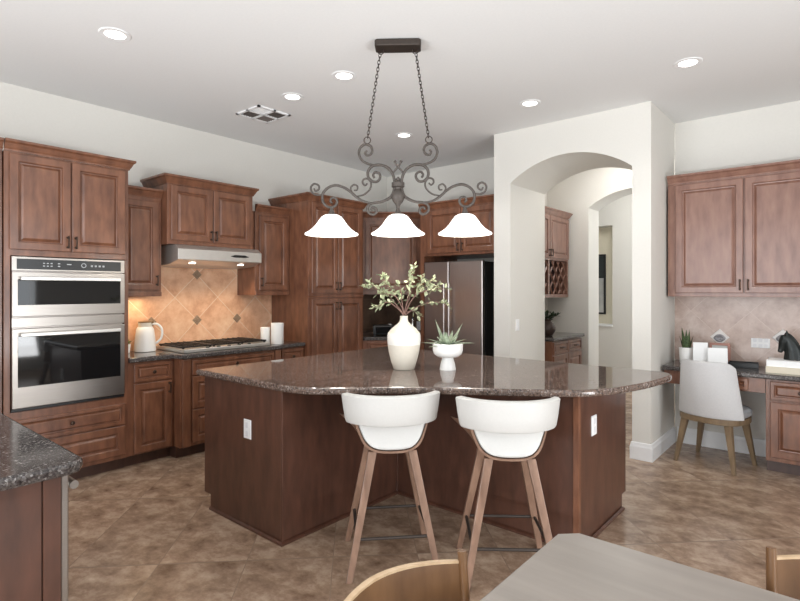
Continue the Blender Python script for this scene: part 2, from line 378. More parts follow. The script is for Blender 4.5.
def arch_wall(x0, x1, xl, xr, spring, rise, y0, y1, pw=0.92):
    cx, hw = (xl + xr) / 2, (xr - xl) / 2; n = 36; rings = []
    for i in range(n + 1):
        u = -math.cos(PI * i / n); z = spring + rise * max(0, 1 - u * u) ** pw; x = cx + u * hw
        rings.append([(x, y0, z), (x, y1, z), (x, y1, H), (x, y0, H)])
    bm = loft(B(), rings, False, False)
    box(bm, (x0, y0, 0), (xl, y1, H)); box(bm, (xr, y0, 0), (x1, y1, H))
    return bm
struct('wall_arch', arch_wall(-2.81, -1.275, -2.62, -1.43, 2.565, 0.21, 4.85, YB), M['wall'])
struct('wall_hall_left', box(B(), (-3.35, YB + 0.15, 0), (-3.2, 7.0, H)), M['wall'])
struct('wall_hall_right', box(B(), (-1.3, YB + 0.15, 0), (-1.15, 7.0, H)), M['wall'])
struct('wall_hall_arch', arch_wall(-3.35, -1.15, -2.62, -1.45, 2.57, 0.2, 7.0, 7.38), M['wall'])
struct('wall_far_left', box(B(), (-4.35, 7.38, 0), (-4.2, 9.35, H)), M['wall'])
struct('wall_far_right', box(B(), (-0.65, 7.38, 0), (-0.5, 9.35, H)), M['wall'])
bm = B(); box(bm, (-2.95, 8.95, 0), (-0.65, 9.35, H)); box(bm, (-4.2, 8.95, 0), (-2.95, 9.35, 0.87)); box(bm, (-4.2, 8.95, 2.55), (-2.95, 9.35, H))
struct('wall_far', bm, M['wall'])
struct('wall_niche', box(B(), (-4.2, 9.2, 0.9), (-2.95, 9.35, 2.55)), M['wall_niche'])
struct('trim_1', box(B(), (-4.2, 8.92, 0.87), (-2.95, 9.2, 0.9)), M['trim'])
BB = [(0, 0), (0.016, 0), (0.016, 0.11), (0.011, 0.125), (0.008, 0.145), (0, 0.15)]
def baseboard(n, path): return struct('baseboard_' + n, sweep(B(), path, BB), M['trim'])
baseboard('arch_right', [(-1.43, 5.6), (-1.43, 4.85), (-1.275, 4.85), (-1.275, 5.64)])
baseboard('arch_left', [(-2.81, 4.85), (-2.62, 4.85), (-2.62, 5.6)])
baseboard('desk', [(-1.25, YB), (-0.495, YB)])
baseboard('hall', [(-2.9, 7.0), (-2.62, 7.0), (-2.62, 7.38)])

# ------------------------------------------------------------------ left run: tall oven cabinet and neighbour
W = M['cherry']
t = base_cab('pantry_cabinet', 'tall cherry cabinet at the left picture edge, left of the wall ovens', (-4.53, 0.2, 0), R90, 0.825, 0.495, 2.46, W, 'tall cabinet')
door(t, W, 0.03, 1.30, 0.405, 2.44, 0.38, 1.38); door(t, W, 0.415, 1.30, 0.795, 2.44, 0.44, 1.38)
door(t, W, 0.03, 0.13, 0.405, 1.28, 0.38, 1.20); door(t, W, 0.415, 0.13, 0.795, 1.28, 0.44, 1.20)
crown(t, W, [(0, 0), (0.826, 0)], 2.46)

t = thing('oven_cabinet', 'tall cherry cabinet housing the double wall oven', 'tall cabinet', (-4.51, 1.03, 0), R90)
bm = B()
box(bm, (0, 0, 0.1), (0.84, 0.515, 0.605)); box(bm, (0, 0, 1.722), (0.84, 0.515, 2.46))
box(bm, (0, 0, 0.605), (0.038, 0.515, 1.722)); box(bm, (0.806, 0, 0.605), (0.84, 0.515, 1.722)); box(bm, (0.038, 0.49, 0.605), (0.806, 0.515, 1.722))
link('body', bm, W, t, bev=0.002)
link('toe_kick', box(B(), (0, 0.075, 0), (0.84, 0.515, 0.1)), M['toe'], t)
door(t, W, 0.03, 1.765, 0.414, 2.445, 0.392, 1.835); door(t, W, 0.424, 1.765, 0.81, 2.445, 0.446, 1.835)
drawer(t, W, 0.03, 0.383, 0.81, 0.55); drawer(t, W, 0.03, 0.135, 0.81, 0.37, None)
crown(t, W, [(0, 0), (0.84, 0), (0.84, 0.515)], 2.46)

t = thing('double_wall_oven', 'stainless steel double wall oven with black glass windows', 'oven', (-4.51, 1.07, 0), R90)
wd = 0.762
S, G_ = M['steel'], M['black_glass']
link('body', box(B(), (0.008, 0.0, 0.612), (wd - 0.008, 0.48, 1.712)), M['steel_dark'], t)
bm = B(); box(bm, (0, -0.022, 1.612), (wd, -0.002, 1.715)); link('control_panel', bm, S, t, bev=0.003)
bm = box(B(), (0.03, -0.025, 1.626), (wd - 0.03, -0.022, 1.7))
for i in range(3):
    for j in range(2): box(bm, (0.19 + i * 0.024, -0.0262, 1.648 + j * 0.02), (0.202 + i * 0.024, -0.025, 1.655 + j * 0.02), 1)
for j in range(2): box(bm, (0.285, -0.0262, 1.648 + j * 0.02), (0.3, -0.025, 1.656 + j * 0.02), 1)
for i in range(4): box(bm, (0.51 + i * 0.028, -0.0262, 1.655), (0.524 + i * 0.028, -0.025, 1.668), 1)
box(bm, (0.345, -0.0262, 1.665), (0.375, -0.025, 1.672), 1)
for k in range(16):
    a0, a1 = 2 * PI * k / 16, 2 * PI * (k + 1) / 16
    f = [bm.verts.new((0.46 + r * math.cos(a), -0.0262, 1.664 + r * math.sin(a))) for r, a in ((0.018, a0), (0.018, a1), (0.013, a1), (0.013, a0))]
    bm.faces.new(f).material_index = 1
link('display', bm, None, t, mats=[M['display'], M['mark']])
def oven_door(z0, z1, g0, g1, hz):
    bm = B(); box(bm, (0, -0.028, z0), (wd, -0.002, z1)); d = link('oven_door', bm, S, t, bev=0.004)
    link('window', box(B(), (0.035, -0.0315, g0), (wd - 0.035, -0.028, g1)), G_, d)
    bm = B(); box(bm, (0.045, -0.07, hz - 0.013), (wd - 0.045, -0.052, hz + 0.013))
    for x in (0.06, wd - 0.06): box(bm, (x - 0.012, -0.053, hz - 0.01), (x + 0.012, -0.028, hz + 0.01))
    link('handle', bm, M['bright_steel'], d, bev=0.004)
oven_door(1.285, 1.606, 1.368, 1.552, 1.558)
link('vent_strip', box(B(), (0, -0.02, 1.208), (wd, -0.002, 1.278)), S, t, bev=0.003)
oven_door(0.632, 1.2, 0.782, 1.15, 1.156)
link('bottom_trim', box(B(), (0, -0.012, 0.61), (wd, -0.002, 0.628)), M['black'], t)

# base cabinets of the left run
t = base_cab('base_cabinet', 'narrow cherry base cabinet between ovens and cooktop, one drawer above one door', (-4.52, 1.872, 0), R90, 0.388, 0.505, 0.873, W)
drawer(t, W, 0.045, 0.705, 0.362, 0.858); door(t, W, 0.045, 0.115, 0.362, 0.69, 0.338, 0.63)
t = base_cab('base_cabinet', 'cherry cooktop base cabinet with drawers that juts out below the burners', (-4.41, 2.262, 0), R90, 1.06, 0.61, 0.873, W)
drawer(t, W, 0.105, 0.724, 0.975, 0.852)
for x0, x1 in ((0.105, 0.535), (0.545, 0.975)):
    drawer(t, W, x0, 0.43, x1, 0.71); drawer(t, W, x0, 0.13, x1, 0.418)
for x in (0.015, 0.985):
    link('pilaster', box(B(), (x, -0.02, 0.1), (x + 0.075, 0.0, 0.87)), W, t, bev=0.008)
t = base_cab('base_cabinet', 'cherry base cabinet squeezed between the cooktop and the tall pantry', (-4.45, 3.324, 0), R90, 0.338, 0.575, 0.873, W)
drawer(t, W, 0.035, 0.705, 0.318, 0.858); door(t, W, 0.035, 0.115, 0.318, 0.69, 0.06, 0.63)

poly = [(XL + 0.01, 1.874), (-4.485, 1.874), (-4.485, 2.235), (-4.375, 2.26), (-4.375, 3.33), (-4.42, 3.345), (-4.42, 3.66), (XL + 0.01, 3.66)]
tag(link('granite_countertop', slab(B(), poly, 0.875, 0.915, 0.01), M['granite_dark']), 'dark granite countertop under the cooktop along the left wall', 'countertop')
t = thing('tile_backsplash', 'tan diagonal tile backsplash behind the cooktop', 'backsplash')
poly = [(1.875, 0.916), (3.66, 0.916), (3.66, 1.418), (3.215, 1.418), (3.215, 1.88), (2.24, 1.88), (2.24, 1.418), (1.875, 1.418)]
link('tile_field', prism(B(), poly, XL + 0.003, XL + 0.013, 'x'), M['splash'], t)
for y, z in ((2.75, 1.172), (3.21, 1.172), (2.29, 1.172), (2.75, 1.632)):
    bm = B(); d = 0.05
    loft(bm, [[(XL + x, y + s * k, z + u * k) for s, u in ((-1, 0), (0, -1), (1, 0), (0, 1))] for k, x in ((d, 0.011), (d, 0.016), (d * 0.8, 0.02), (d * 0.5, 0.018), (d * 0.35, 0.022))], cap0=True)
    link('accent_tile', bm, M['accent'], t)

# cooktop
t = thing('gas_cooktop', 'stainless gas cooktop with black grates on the left countertop', 'cooktop', (-4.715, 2.775, 0.916))
bm = B(); slab(bm, [(-0.265, -0.455), (0.265, -0.455), (0.265, 0.455), (-0.265, 0.455)], 0, 0.032, 0.006); link('steel_tray', bm, M['bright_steel'], t)
for gy in (-0.3, 0, 0.3):
    bm = B()
    for x in (-0.22, 0.20): box(bm, (x - 0.008, gy - 0.14, 0.04), (x + 0.008, gy + 0.14, 0.055))
    for y in (-0.14, 0.14): box(bm, (-0.228, gy + y - 0.008, 0.04), (0.208, gy + y + 0.008, 0.055))
    for k in range(4): box(bm, (-0.22, gy - 0.09 + k * 0.06 - 0.005, 0.046), (0.20, gy - 0.09 + k * 0.06 + 0.005, 0.06))
    box(bm, (-0.015, gy - 0.14, 0.044), (-0.003, gy + 0.14, 0.058))
    for x in (-0.22, 0.2):
        for y in (-0.13, 0.13): box(bm, (x - 0.008, gy + y - 0.008, 0.022), (x + 0.008, gy + y + 0.008, 0.045))
    link('grate', bm, M['black'], t, bev=0.002)
for bx, by in ((-0.12, -0.3), (0.1, -0.3), (-0.01, 0), (-0.12, 0.3), (0.1, 0.3)):
    link('burner', lathe(B(), [(0.05, 0.0215), (0.05, 0.03), (0.035, 0.034), (0.035, 0.04), (0.001, 0.042)], bx, by, 20), M['black'], t, smooth='auto')
for k in range(5):
    link('control_knob', lathe(B(), [(0.018, 0.0215), (0.018, 0.034), (0.014, 0.04), (0.001, 0.041)], 0.245, -0.22 + k * 0.11, 16), M['black'], t, smooth='auto')

# upper cabinets of the left run
t = upper_cab('upper_cabinet', 'cherry wall cabinet with one door, left of the range hood', (-4.70, 1.872, 0), R90, 0.362, 0.328, 1.42, 2.30, W)
door(t, W, 0.012, 1.475, 0.335, 2.26, 0.312, 1.56); crown(t, W, [(0, 0), (0.362, 0)], 2.292)
link('light_rail', box(B(), (0, -0.012, 1.42), (0.362, 0.0, 1.46)), W, t, bev=0.004)
t = upper_cab('hood_cabinet', 'raised cherry wall cabinet with two doors directly above the range hood', (-4.59, 2.236, 0), R90, 0.88, 0.435, 1.888, 2.43, W)
door(t, W, 0.03, 1.925, 0.431, 2.415, 0.411, 1.985); door(t, W, 0.441, 1.925, 0.85, 2.415, 0.461, 1.985)
crown(t, W, [(0, 0.435), (0, 0), (0.88, 0), (0.88, 0.435)], 2.425)
t = upper_cab('upper_cabinet', 'cherry wall cabinet with one door, between the range hood and tall pantry', (-4.70, 3.22, 0), R90, 0.44, 0.328, 1.42, 2.30, W)
door(t, W, 0.045, 1.475, 0.405, 2.26, 0.07, 1.56); crown(t, W, [(0, 0), (0.44, 0)], 2.292)
link('filler_panel', box(B(), (-0.1, 0.02, 1.89), (0, 0.328, 2.30)), W, t)
link('light_rail', box(B(), (0, -0.012, 1.42), (0.44, 0.0, 1.46)), W, t, bev=0.004)

t = thing('range_hood', 'stainless under-cabinet range hood above the cooktop', 'range hood', (-4.52, 2.30, 0), R90)
prof = [(0.0, 1.845), (0.0, 1.752), (0.006, 1.748), (0.16, 1.712), (0.485, 1.695), (0.485, 1.886), (0.06, 1.886)]
link('body', prism(B(), prof, 0, 0.875, 'x'), M['bright_steel'], t, bev=0.003)
link('vent_slot', prism(B(), [(0.52, 1.80), (0.57, 1.79), (0.68, 1.79), (0.73, 1.80), (0.68, 1.815), (0.57, 1.815)], -0.004, 0.001, 'y'), M['black'], t)
for x in (0.19, 0.70):
    link('hood_lamp', lathe(B(), [(0.034, 1.74), (0.034, 1.722), (0.001, 1.721)], x, 0.115, 20), M['hoodlamp'], t)
for y in (2.49, 3.0):
    d = bpy.data.lights.new('hood_light', 'SPOT'); d.energy = 9; d.color = (1, 0.82, 0.6); d.spot_size = 2.4; d.spot_blend = 0.8; d.shadow_soft_size = 0.03
    o = bpy.data.objects.new('hood_light', d); C.objects.link(o); o.location = (-4.66, y, 1.68)
area('under_cabinet_light', (-4.90, 2.06, 1.405), (0, 0, 0), 0.08, 0.3, 1.6, (1, 0.8, 0.5))

# pantry
t = base_cab('pantry_cabinet', 'tall cherry pantry with four doors at the end of the left wall', (-4.38, 3.664, 0), R90, 0.838, 0.645, 2.44, W, 'tall cabinet')
for x0, x1, hx in ((0.04, 0.414, 0.393), (0.424, 0.80, 0.445)):
    door(t, W, x0, 1.44, x1, 2.425, hx, 1.52); door(t, W, x0, 0.13, x1, 1.375, hx, 1.30)
crown(t, W, [(0, 0.645), (0, 0), (0.838, 0), (0.838, 0.1)], 2.435)
link('middle_rail', sweep(B(), [(0, 0), (0.838, 0)], [(0, 1.39), (0.012, 1.395), (0.012, 1.415), (0, 1.42)]), W, t)

# corner
t = thing('corner_base_cabinet', 'diagonal cherry corner base cabinet between pantry and refrigerator', 'cabinet')
poly = [(XL + 0.002, 4.505), (-4.385, 4.505), (-3.885, 4.99), (-3.87, 5.655), (XL + 0.002, 5.655)]
link('body', prism(B(), poly, 0.1, 0.873), W, t)
link('toe_kick', prism(B(), [(p[0] - 0.03, p[1] + 0.03) if i in (1, 2) else p for i, p in enumerate(offs(poly, 0.012))], 0, 0.1), M['toe'], t)
fr = bpy.data.objects.new('drawer', None)   # the diagonal front faces the room at 45 degrees
o = link('drawer', rings_panel(B(), 0.05, 0.705, 0.645, 0.858, DRAW), W, t, loc=(-4.385, 4.505, 0), rot=(0, 0, math.atan2(0.485, 0.5))); knob(o, 0.35, 0.78)
o = link('door', rings_panel(B(), 0.05, 0.115, 0.645, 0.69, DOOR), W, t, loc=(-4.385, 4.505, 0), rot=(0, 0, math.atan2(0.485, 0.5))); pull(o, 0.62, 0.6)
bpy.data.objects.remove(fr)
poly = [(XL + 0.002, 4.508), (-4.355, 4.508), (-3.872, 4.978), (-3.872, 5.65), (XL + 0.002, 5.65)]
tag(link('granite_countertop', slab(B(), poly, 0.875, 0.915, 0.01), M['granite_dark']), 'dark granite countertop in the corner between pantry and refrigerator', 'countertop')
t = thing('tile_backsplash', 'brown tile backsplash, darkened for shade, in the back corner beside the refrigerator', 'backsplash')
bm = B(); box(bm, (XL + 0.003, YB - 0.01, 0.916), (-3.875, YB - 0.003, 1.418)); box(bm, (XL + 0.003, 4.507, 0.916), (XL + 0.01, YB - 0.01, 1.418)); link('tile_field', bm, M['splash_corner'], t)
t = thing('corner_upper_cabinet', 'diagonal cherry wall cabinet in the back corner, left of the refrigerator', 'wall cabinet')
poly = [(XL + 0.002, 4.505), (-4.70, 4.505), (-4.70, 4.785), (-4.15, 5.335), (-3.875, 5.335), (-3.875, 5.655), (XL + 0.002, 5.655)]
link('body', prism(B(), poly, 1.42, 2.40), W, t)
o = link('door', rings_panel(B(), 0.06, 1.475, 0.72, 2.355, DOOR), W, t, loc=(-4.70, 4.785, 0), rot=(0, 0, math.radians(45))); pull(o, 0.09, 1.56)
crown(t, W, [(-4.70, 4.505), (-4.70, 4.785), (-4.15, 5.335), (-3.875, 5.335)], 2.39)
t = thing('toaster', 'low black countertop appliance in the dark back corner', 'appliance', (-4.36, 4.86, 0.916), math.radians(45))
link('body', slab(B(), [(-0.14, -0.1), (0.14, -0.1), (0.14, 0.1), (-0.14, 0.1)], 0.008, 0.13, 0.02), M['black'], t)
link('front_panel', box(B(), (-0.11, -0.104, 0.03), (0.11, -0.1, 0.11)), M['black_glass'], t)
link('lever', box(B(), (0.05, -0.02, 0.128), (0.09, 0.02, 0.142)), M['silver'], t, bev=0.004)
for x in (-0.12, 0.12):
    for y in (-0.08, 0.08): link('foot', box(B(), (x - 0.01, y - 0.01, 0), (x + 0.01, y + 0.01, 0.012)), M['black'], t)
BOT = [(0.03, 0), (0.032, 0.006), (0.032, 0.15), (0.028, 0.18), (0.014, 0.205), (0.012, 0.235)]
t = thing('bottle', 'tall slim silver bottle in the back corner, partly behind the cream vase', 'bottle', (-4.22, 5.03, 0.916))
link('body', lathe(B(), BOT, n=18), M['silver'], t, smooth='auto'); link('stopper', lathe(B(), [(0.015, 0.234), (0.015, 0.262), (0.002, 0.266)], n=14), M['black'], t, smooth='auto')
t = thing('bottle', 'shorter silver bottle in the back corner, between the tall bottle and vase neck', 'bottle', (-4.12, 5.12, 0.916))
link('body', lathe(B(), [(r * 0.8, z * 0.85) for r, z in BOT], n=18), M['silver'], t, smooth='auto'); link('stopper', lathe(B(), [(0.012, 0.199), (0.012, 0.22), (0.002, 0.223)], n=14), M['black'], t, smooth='auto')
plate('wall_outlet', 'white outlet on the dark corner backsplash behind the cream vase', (-4.44, YB - 0.008, 0.99), 0)

# refrigerator and its cabinet
t = thing('refrigerator_cabinet', 'cherry cabinet with two doors framing and topping the refrigerator', 'wall cabinet', (-3.865, 4.95, 0))
bm = B(); box(bm, (0, 0, 0), (0.055, 0.70, 2.42)); box(bm, (0.055, 0, 1.87), (1.048, 0.70, 2.42)); link('body', bm, W, t, bev=0.002)
door(t, W, 0.115, 1.90, 0.575, 2.395, 0.55, 1.96); door(t, W, 0.585, 1.90, 1.035, 2.395, 0.61, 1.96)
crown(t, W, [(0, 0), (1.048, 0)], 2.415)
t = thing('refrigerator', 'dark stainless side-by-side refrigerator in the back alcove', 'refrigerator', (-3.80, 4.93, 0))
D = M['steel_dark']
link('body', box(B(), (0.01, 0.065, 0.03), (0.80, 0.68, 1.79)), M['black'], t)
for x0, x1, hx in ((0.006, 0.352, 0.322), (0.36, 0.80, 0.39)):
    d = link('door', box(B(), (x0, 0.0, 0.09), (x1, 0.06, 1.80)), D, t, bev=0.01, segs=3)
    bm = B(); tube(bm, [(hx, -0.05, 0.55), (hx, -0.05, 1.55)], 0.011, 10)
    for z in (0.6, 1.5): tube(bm, [(hx, 0.002, z), (hx, -0.05, z)], 0.009, 8)
    link('handle', bm, D, d, smooth='auto')
link('kick_grille', box(B(), (0.01, 0.03, 0.0), (0.80, 0.065, 0.085)), M['black'], t)

# ------------------------------------------------------------------ island
t = thing('kitchen_island', 'L-shaped dark cherry kitchen island base', 'island')
I = M['cherry_dark']
poly = [(-3.345, 1.89), (-2.49, 1.89), (-2.49, 2.915), (-1.15, 2.915), (-1.15, 3.755), (-3.345, 3.755)]
poly2 = [(-3.27, 1.89), (-2.49, 1.89), (-2.49, 2.915), (-1.15, 2.915), (-1.15, 3.68), (-3.27, 3.68)]
bm = B(); prism(bm, poly, 0.1, 0.893); link('body', bm, I, t)
link('toe_kick', prism(B(), offs(poly2, 0.0005), 0, 0.1), I, t)
for x, y, k_, mm in ((-2.49, 1.89, 0.010, I), (-1.15, 2.915, 0.028, M['cherry'])):
    link('corner_trim', box(B(), (x - k_, y - 0.006, 0.0), (x + 0.006, y + k_, 0.893)), mm, t, bev=0.002)
link('corner_trim', box(B(), (-2.492, 2.903, 0), (-2.480, 2.915, 0.893)), I, t, bev=0.002)
bm = B()
sweep(bm, [(-3.27, 1.89), (-2.484, 1.884), (-2.484, 2.909), (-1.144, 2.909), (-1.144, 3.68)], [(0, 0), (0.012, 0), (0.012, 0.012), (0, 0.02)])
link('base_shoe', bm, I, t)
edge = spline([(-2.42, 1.852), (-2.27, 1.895), (-2.11, 2.026), (-1.9, 2.235), (-1.625, 2.435), (-1.35, 2.61), (-1.12, 2.775), (-1.02, 2.905), (-0.944, 3.07), (-0.878, 3.316), (-0.845, 3.6), (-0.86, 3.74), (-0.93, 3.80)], 4)
poly = [(-3.375, 3.80), (-3.375, 1.845)] + [tuple(p) for p in [(v[0], v[1]) for v in [list(x) + [0] for x in edge]]]
tag(link('island_countertop', slab(B(), poly, 0.895, 0.935, 0.013), M['granite']), 'polished brown granite island countertop with curved seating edge', 'countertop')
plate('island_outlet', 'white outlet on the left end panel of the island', (-2.835, 1.89, 0.613), 0)
plate('island_outlet', 'white outlet on the right end panel of the island, beside a bar stool', (-1.15, 3.155, 0.668), R90)

# vase with branches
VX, VY, VZ = -2.31, 2.775, 0.935
t = thing('ceramic_vase', 'cream ceramic bottle vase with a white band on the island', 'vase', (VX, VY, VZ))
link('body', lathe(B(), [(0.001, 0.002), (0.066, 0.0), (0.072, 0.004), (0.09, 0.06), (0.104, 0.12), (0.1115, 0.17)], n=40, cap1=False), M['cream'], t, smooth=True)
link('glaze_band', lathe(B(), [(0.1115, 0.17), (0.1145, 0.2), (0.1135, 0.232), (0.109, 0.248)], n=40, cap0=False, cap1=False), M['white_band'], t, smooth=True)
link('neck', lathe(B(), [(0.109, 0.248), (0.085, 0.277), (0.05, 0.305), (0.032, 0.322), (0.027, 0.34), (0.027, 0.358), (0.0285, 0.363), (0.024, 0.363), (0.022, 0.34), (0.02, 0.30)], n=40, cap0=False, cap1=True), M['cream'], t, smooth=True)
t = thing('branch_arrangement', 'olive-leaved branches spreading from the cream vase', 'branches', (VX, VY, VZ))
RX, RY = math.cos(math.radians(40.2)), math.sin(math.radians(40.2))
k = 0.00685
rnd = random.Random(5)
def bp(px, py, dep):
    a, z = (px - 404) * k, (369 - py) * k
    return Vector((a * RX - dep * RY, a * RY + dep * RX, z))
def zz(x, y): return (355 + x / 8.42, 255 + y / 8.42)
BR = [[(412, 500), (395, 440), (345, 350), (290, 270), (230, 190)], [(412, 500), (375, 455), (330, 400), (260, 320), (190, 290), (120, 235), (75, 250)],
      [(415, 500), (430, 430), (470, 330), (480, 210), (495, 90)], [(420, 500), (450, 430), (520, 320), (560, 240), (580, 165)],
      [(420, 500), (470, 390), (540, 320), (640, 290), (745, 285)], [(425, 505), (500, 450), (580, 410), (680, 395), (770, 420)],
      [(410, 505), (350, 440), (280, 395), (230, 415), (175, 440)], [(415, 500), (400, 420), (390, 340), (380, 250)],
      [(520, 320), (600, 260), (660, 205)], [(345, 350), (280, 330), (190, 330)], [(440, 480), (490, 470), (525, 505)], [(540, 320), (610, 300), (700, 250)], [(290, 270), (250, 230), (230, 165)], [(430, 430), (450, 330), (450, 230), (455, 150)]]
sb, lb = B(), B()
def leaf(bm, p, d, L, wd, up):
    d = d.normalized(); s = d.cross(up)
    if s.length < 1e-3: s = Vector((1, 0, 0))
    s.normalize(); n_ = s.cross(d)
    a = [p, p + d * L * 0.35 + s * wd + n_ * L * 0.04, p + d * L * 0.75 + s * wd * 0.7 + n_ * L * 0.02, p + d * L, p + d * L * 0.75 - s * wd * 0.7 + n_ * L * 0.02, p + d * L * 0.35 - s * wd + n_ * L * 0.04]
    m_ = [p + d * L * 0.35 - n_ * L * 0.05, p + d * L * 0.75 - n_ * L * 0.05]
    A = [bm.verts.new(x) for x in a]; Mv = [bm.verts.new(x) for x in m_]
    for f in ((A[0], A[1], Mv[0]), (A[1], A[2], Mv[1], Mv[0]), (A[2], A[3], Mv[1]), (A[3], A[4], Mv[1]), (A[4], A[5], Mv[0], Mv[1]), (A[5], A[0], Mv[0])): bm.faces.new(f)
for bi, pts in enumerate(BR):
    tip = rnd.uniform(-0.16, 0.16)
    P = []
    for i, (x, y) in enumerate(pts):
        f = i / (len(pts) - 1); px, py = zz(x, y); P.append(bp(px, py, tip * f * (0.3 if len(pts) == 3 else 1)))
    sp = spline(P, 5); n = len(sp)
    tube(sb, sp, [0.0042 * (1 - 0.65 * i / n) for i in range(n)], 6)
    for i in range(n):
        f = i / n
        if f < (0.38 if len(pts) > 3 else 0.2): continue
        tdir = (sp[min(i + 1, n - 1)] - sp[max(i - 1, 0)]).normalized()
        for q_ in range(2 if f > 0.45 else 1):
            rv = Vector((rnd.uniform(-1, 1), rnd.uniform(-1, 1), rnd.uniform(-0.8, 1))).normalized()
            leaf(lb, sp[i] + rv * 0.004, tdir * rnd.uniform(0.1, 0.7) + rv, rnd.uniform(0.03, 0.052), rnd.uniform(0.009, 0.014), Vector((rnd.uniform(-1, 1), rnd.uniform(-1, 1), 1)))
link('stems', sb, M['twig'], t, smooth='auto'); link('foliage', lb, M['olive'], t)

# pedestal planter with aloe
PX_, PY_ = -2.066, 2.948
t = thing('pedestal_planter', 'white pedestal bowl planter right of the vase on the island', 'planter', (PX_, PY_, VZ))
link('bowl', lathe(B(), [(0.035, 0.083), (0.07, 0.088), (0.093, 0.105), (0.102, 0.13), (0.103, 0.176), (0.1, 0.18), (0.096, 0.176), (0.095, 0.155)], n=40), M['ceramic'], t, smooth='auto')
link('pedestal', lathe(B(), [(0.055, 0.0), (0.055, 0.004), (0.049, 0.04), (0.04, 0.07), (0.038, 0.086)], n=32), M['ceramic'], t, smooth='auto')
link('soil', lathe(B(), [(0.094, 0.155), (0.093, 0.165), (0.04, 0.172), (0.001, 0.174)], n=24, cap0=False), M['soil'], t)
t = thing('aloe_plant', 'silvery green aloe with pointed leaves in the white pedestal planter', 'plant', (PX_, PY_, VZ))
def blade(bm, base, d, L, wd, droop=0.0, curl=None):
    d = Vector(d).normalized(); n = 7; rings = []
    s = d.cross(Vector((0, 0, 1)))
    if s.length < 1e-3: s = Vector((1, 0, 0))
    s.normalize()
    for i in range(n + 1):
        f = i / n; p = Vector(base) + d * L * f + Vector((0, 0, -droop * f * f))
        w_ = wd * (1 - f) ** 0.6 * (0.7 + 0.6 * math.sin(PI * min(1, f + 0.15))) + 0.0008; u = s.cross(d).normalized()
        rings.append([p + s * w_, p + u * w_ * 0.35 * -1, p - s * w_, p + u * w_ * 0.2])
    loft(bm, rings)
bm = B()
for a, el, L, wd in ((195, 68, 0.19, 0.028), (250, 55, 0.12, 0.016), (10, 60, 0.17, 0.025), (60, 58, 0.11, 0.015), (185, 12, 0.17, 0.016), (215, 5, 0.15, 0.015), (170, 25, 0.14, 0.015), (5, 10, 0.17, 0.016), (345, 14, 0.16, 0.016), (30, 20, 0.15, 0.015), (300, 30, 0.12, 0.016), (270, 15, 0.13, 0.016), (120, 30, 0.13, 0.016), (90, 45, 0.11, 0.015), (320, 45, 0.1, 0.014), (230, 30, 0.12, 0.014)):
    a = math.radians(a) + math.radians(40.2); e = math.radians(el)
    blade(bm, (0.02 * math.cos(a), 0.02 * math.sin(a), 0.168), (math.cos(a) * math.cos(e), math.sin(a) * math.cos(e), math.sin(e)), L, wd * 1.35, 0.02 if el < 40 else 0)
link('foliage', bm, M['aloe'], t, smooth='auto')

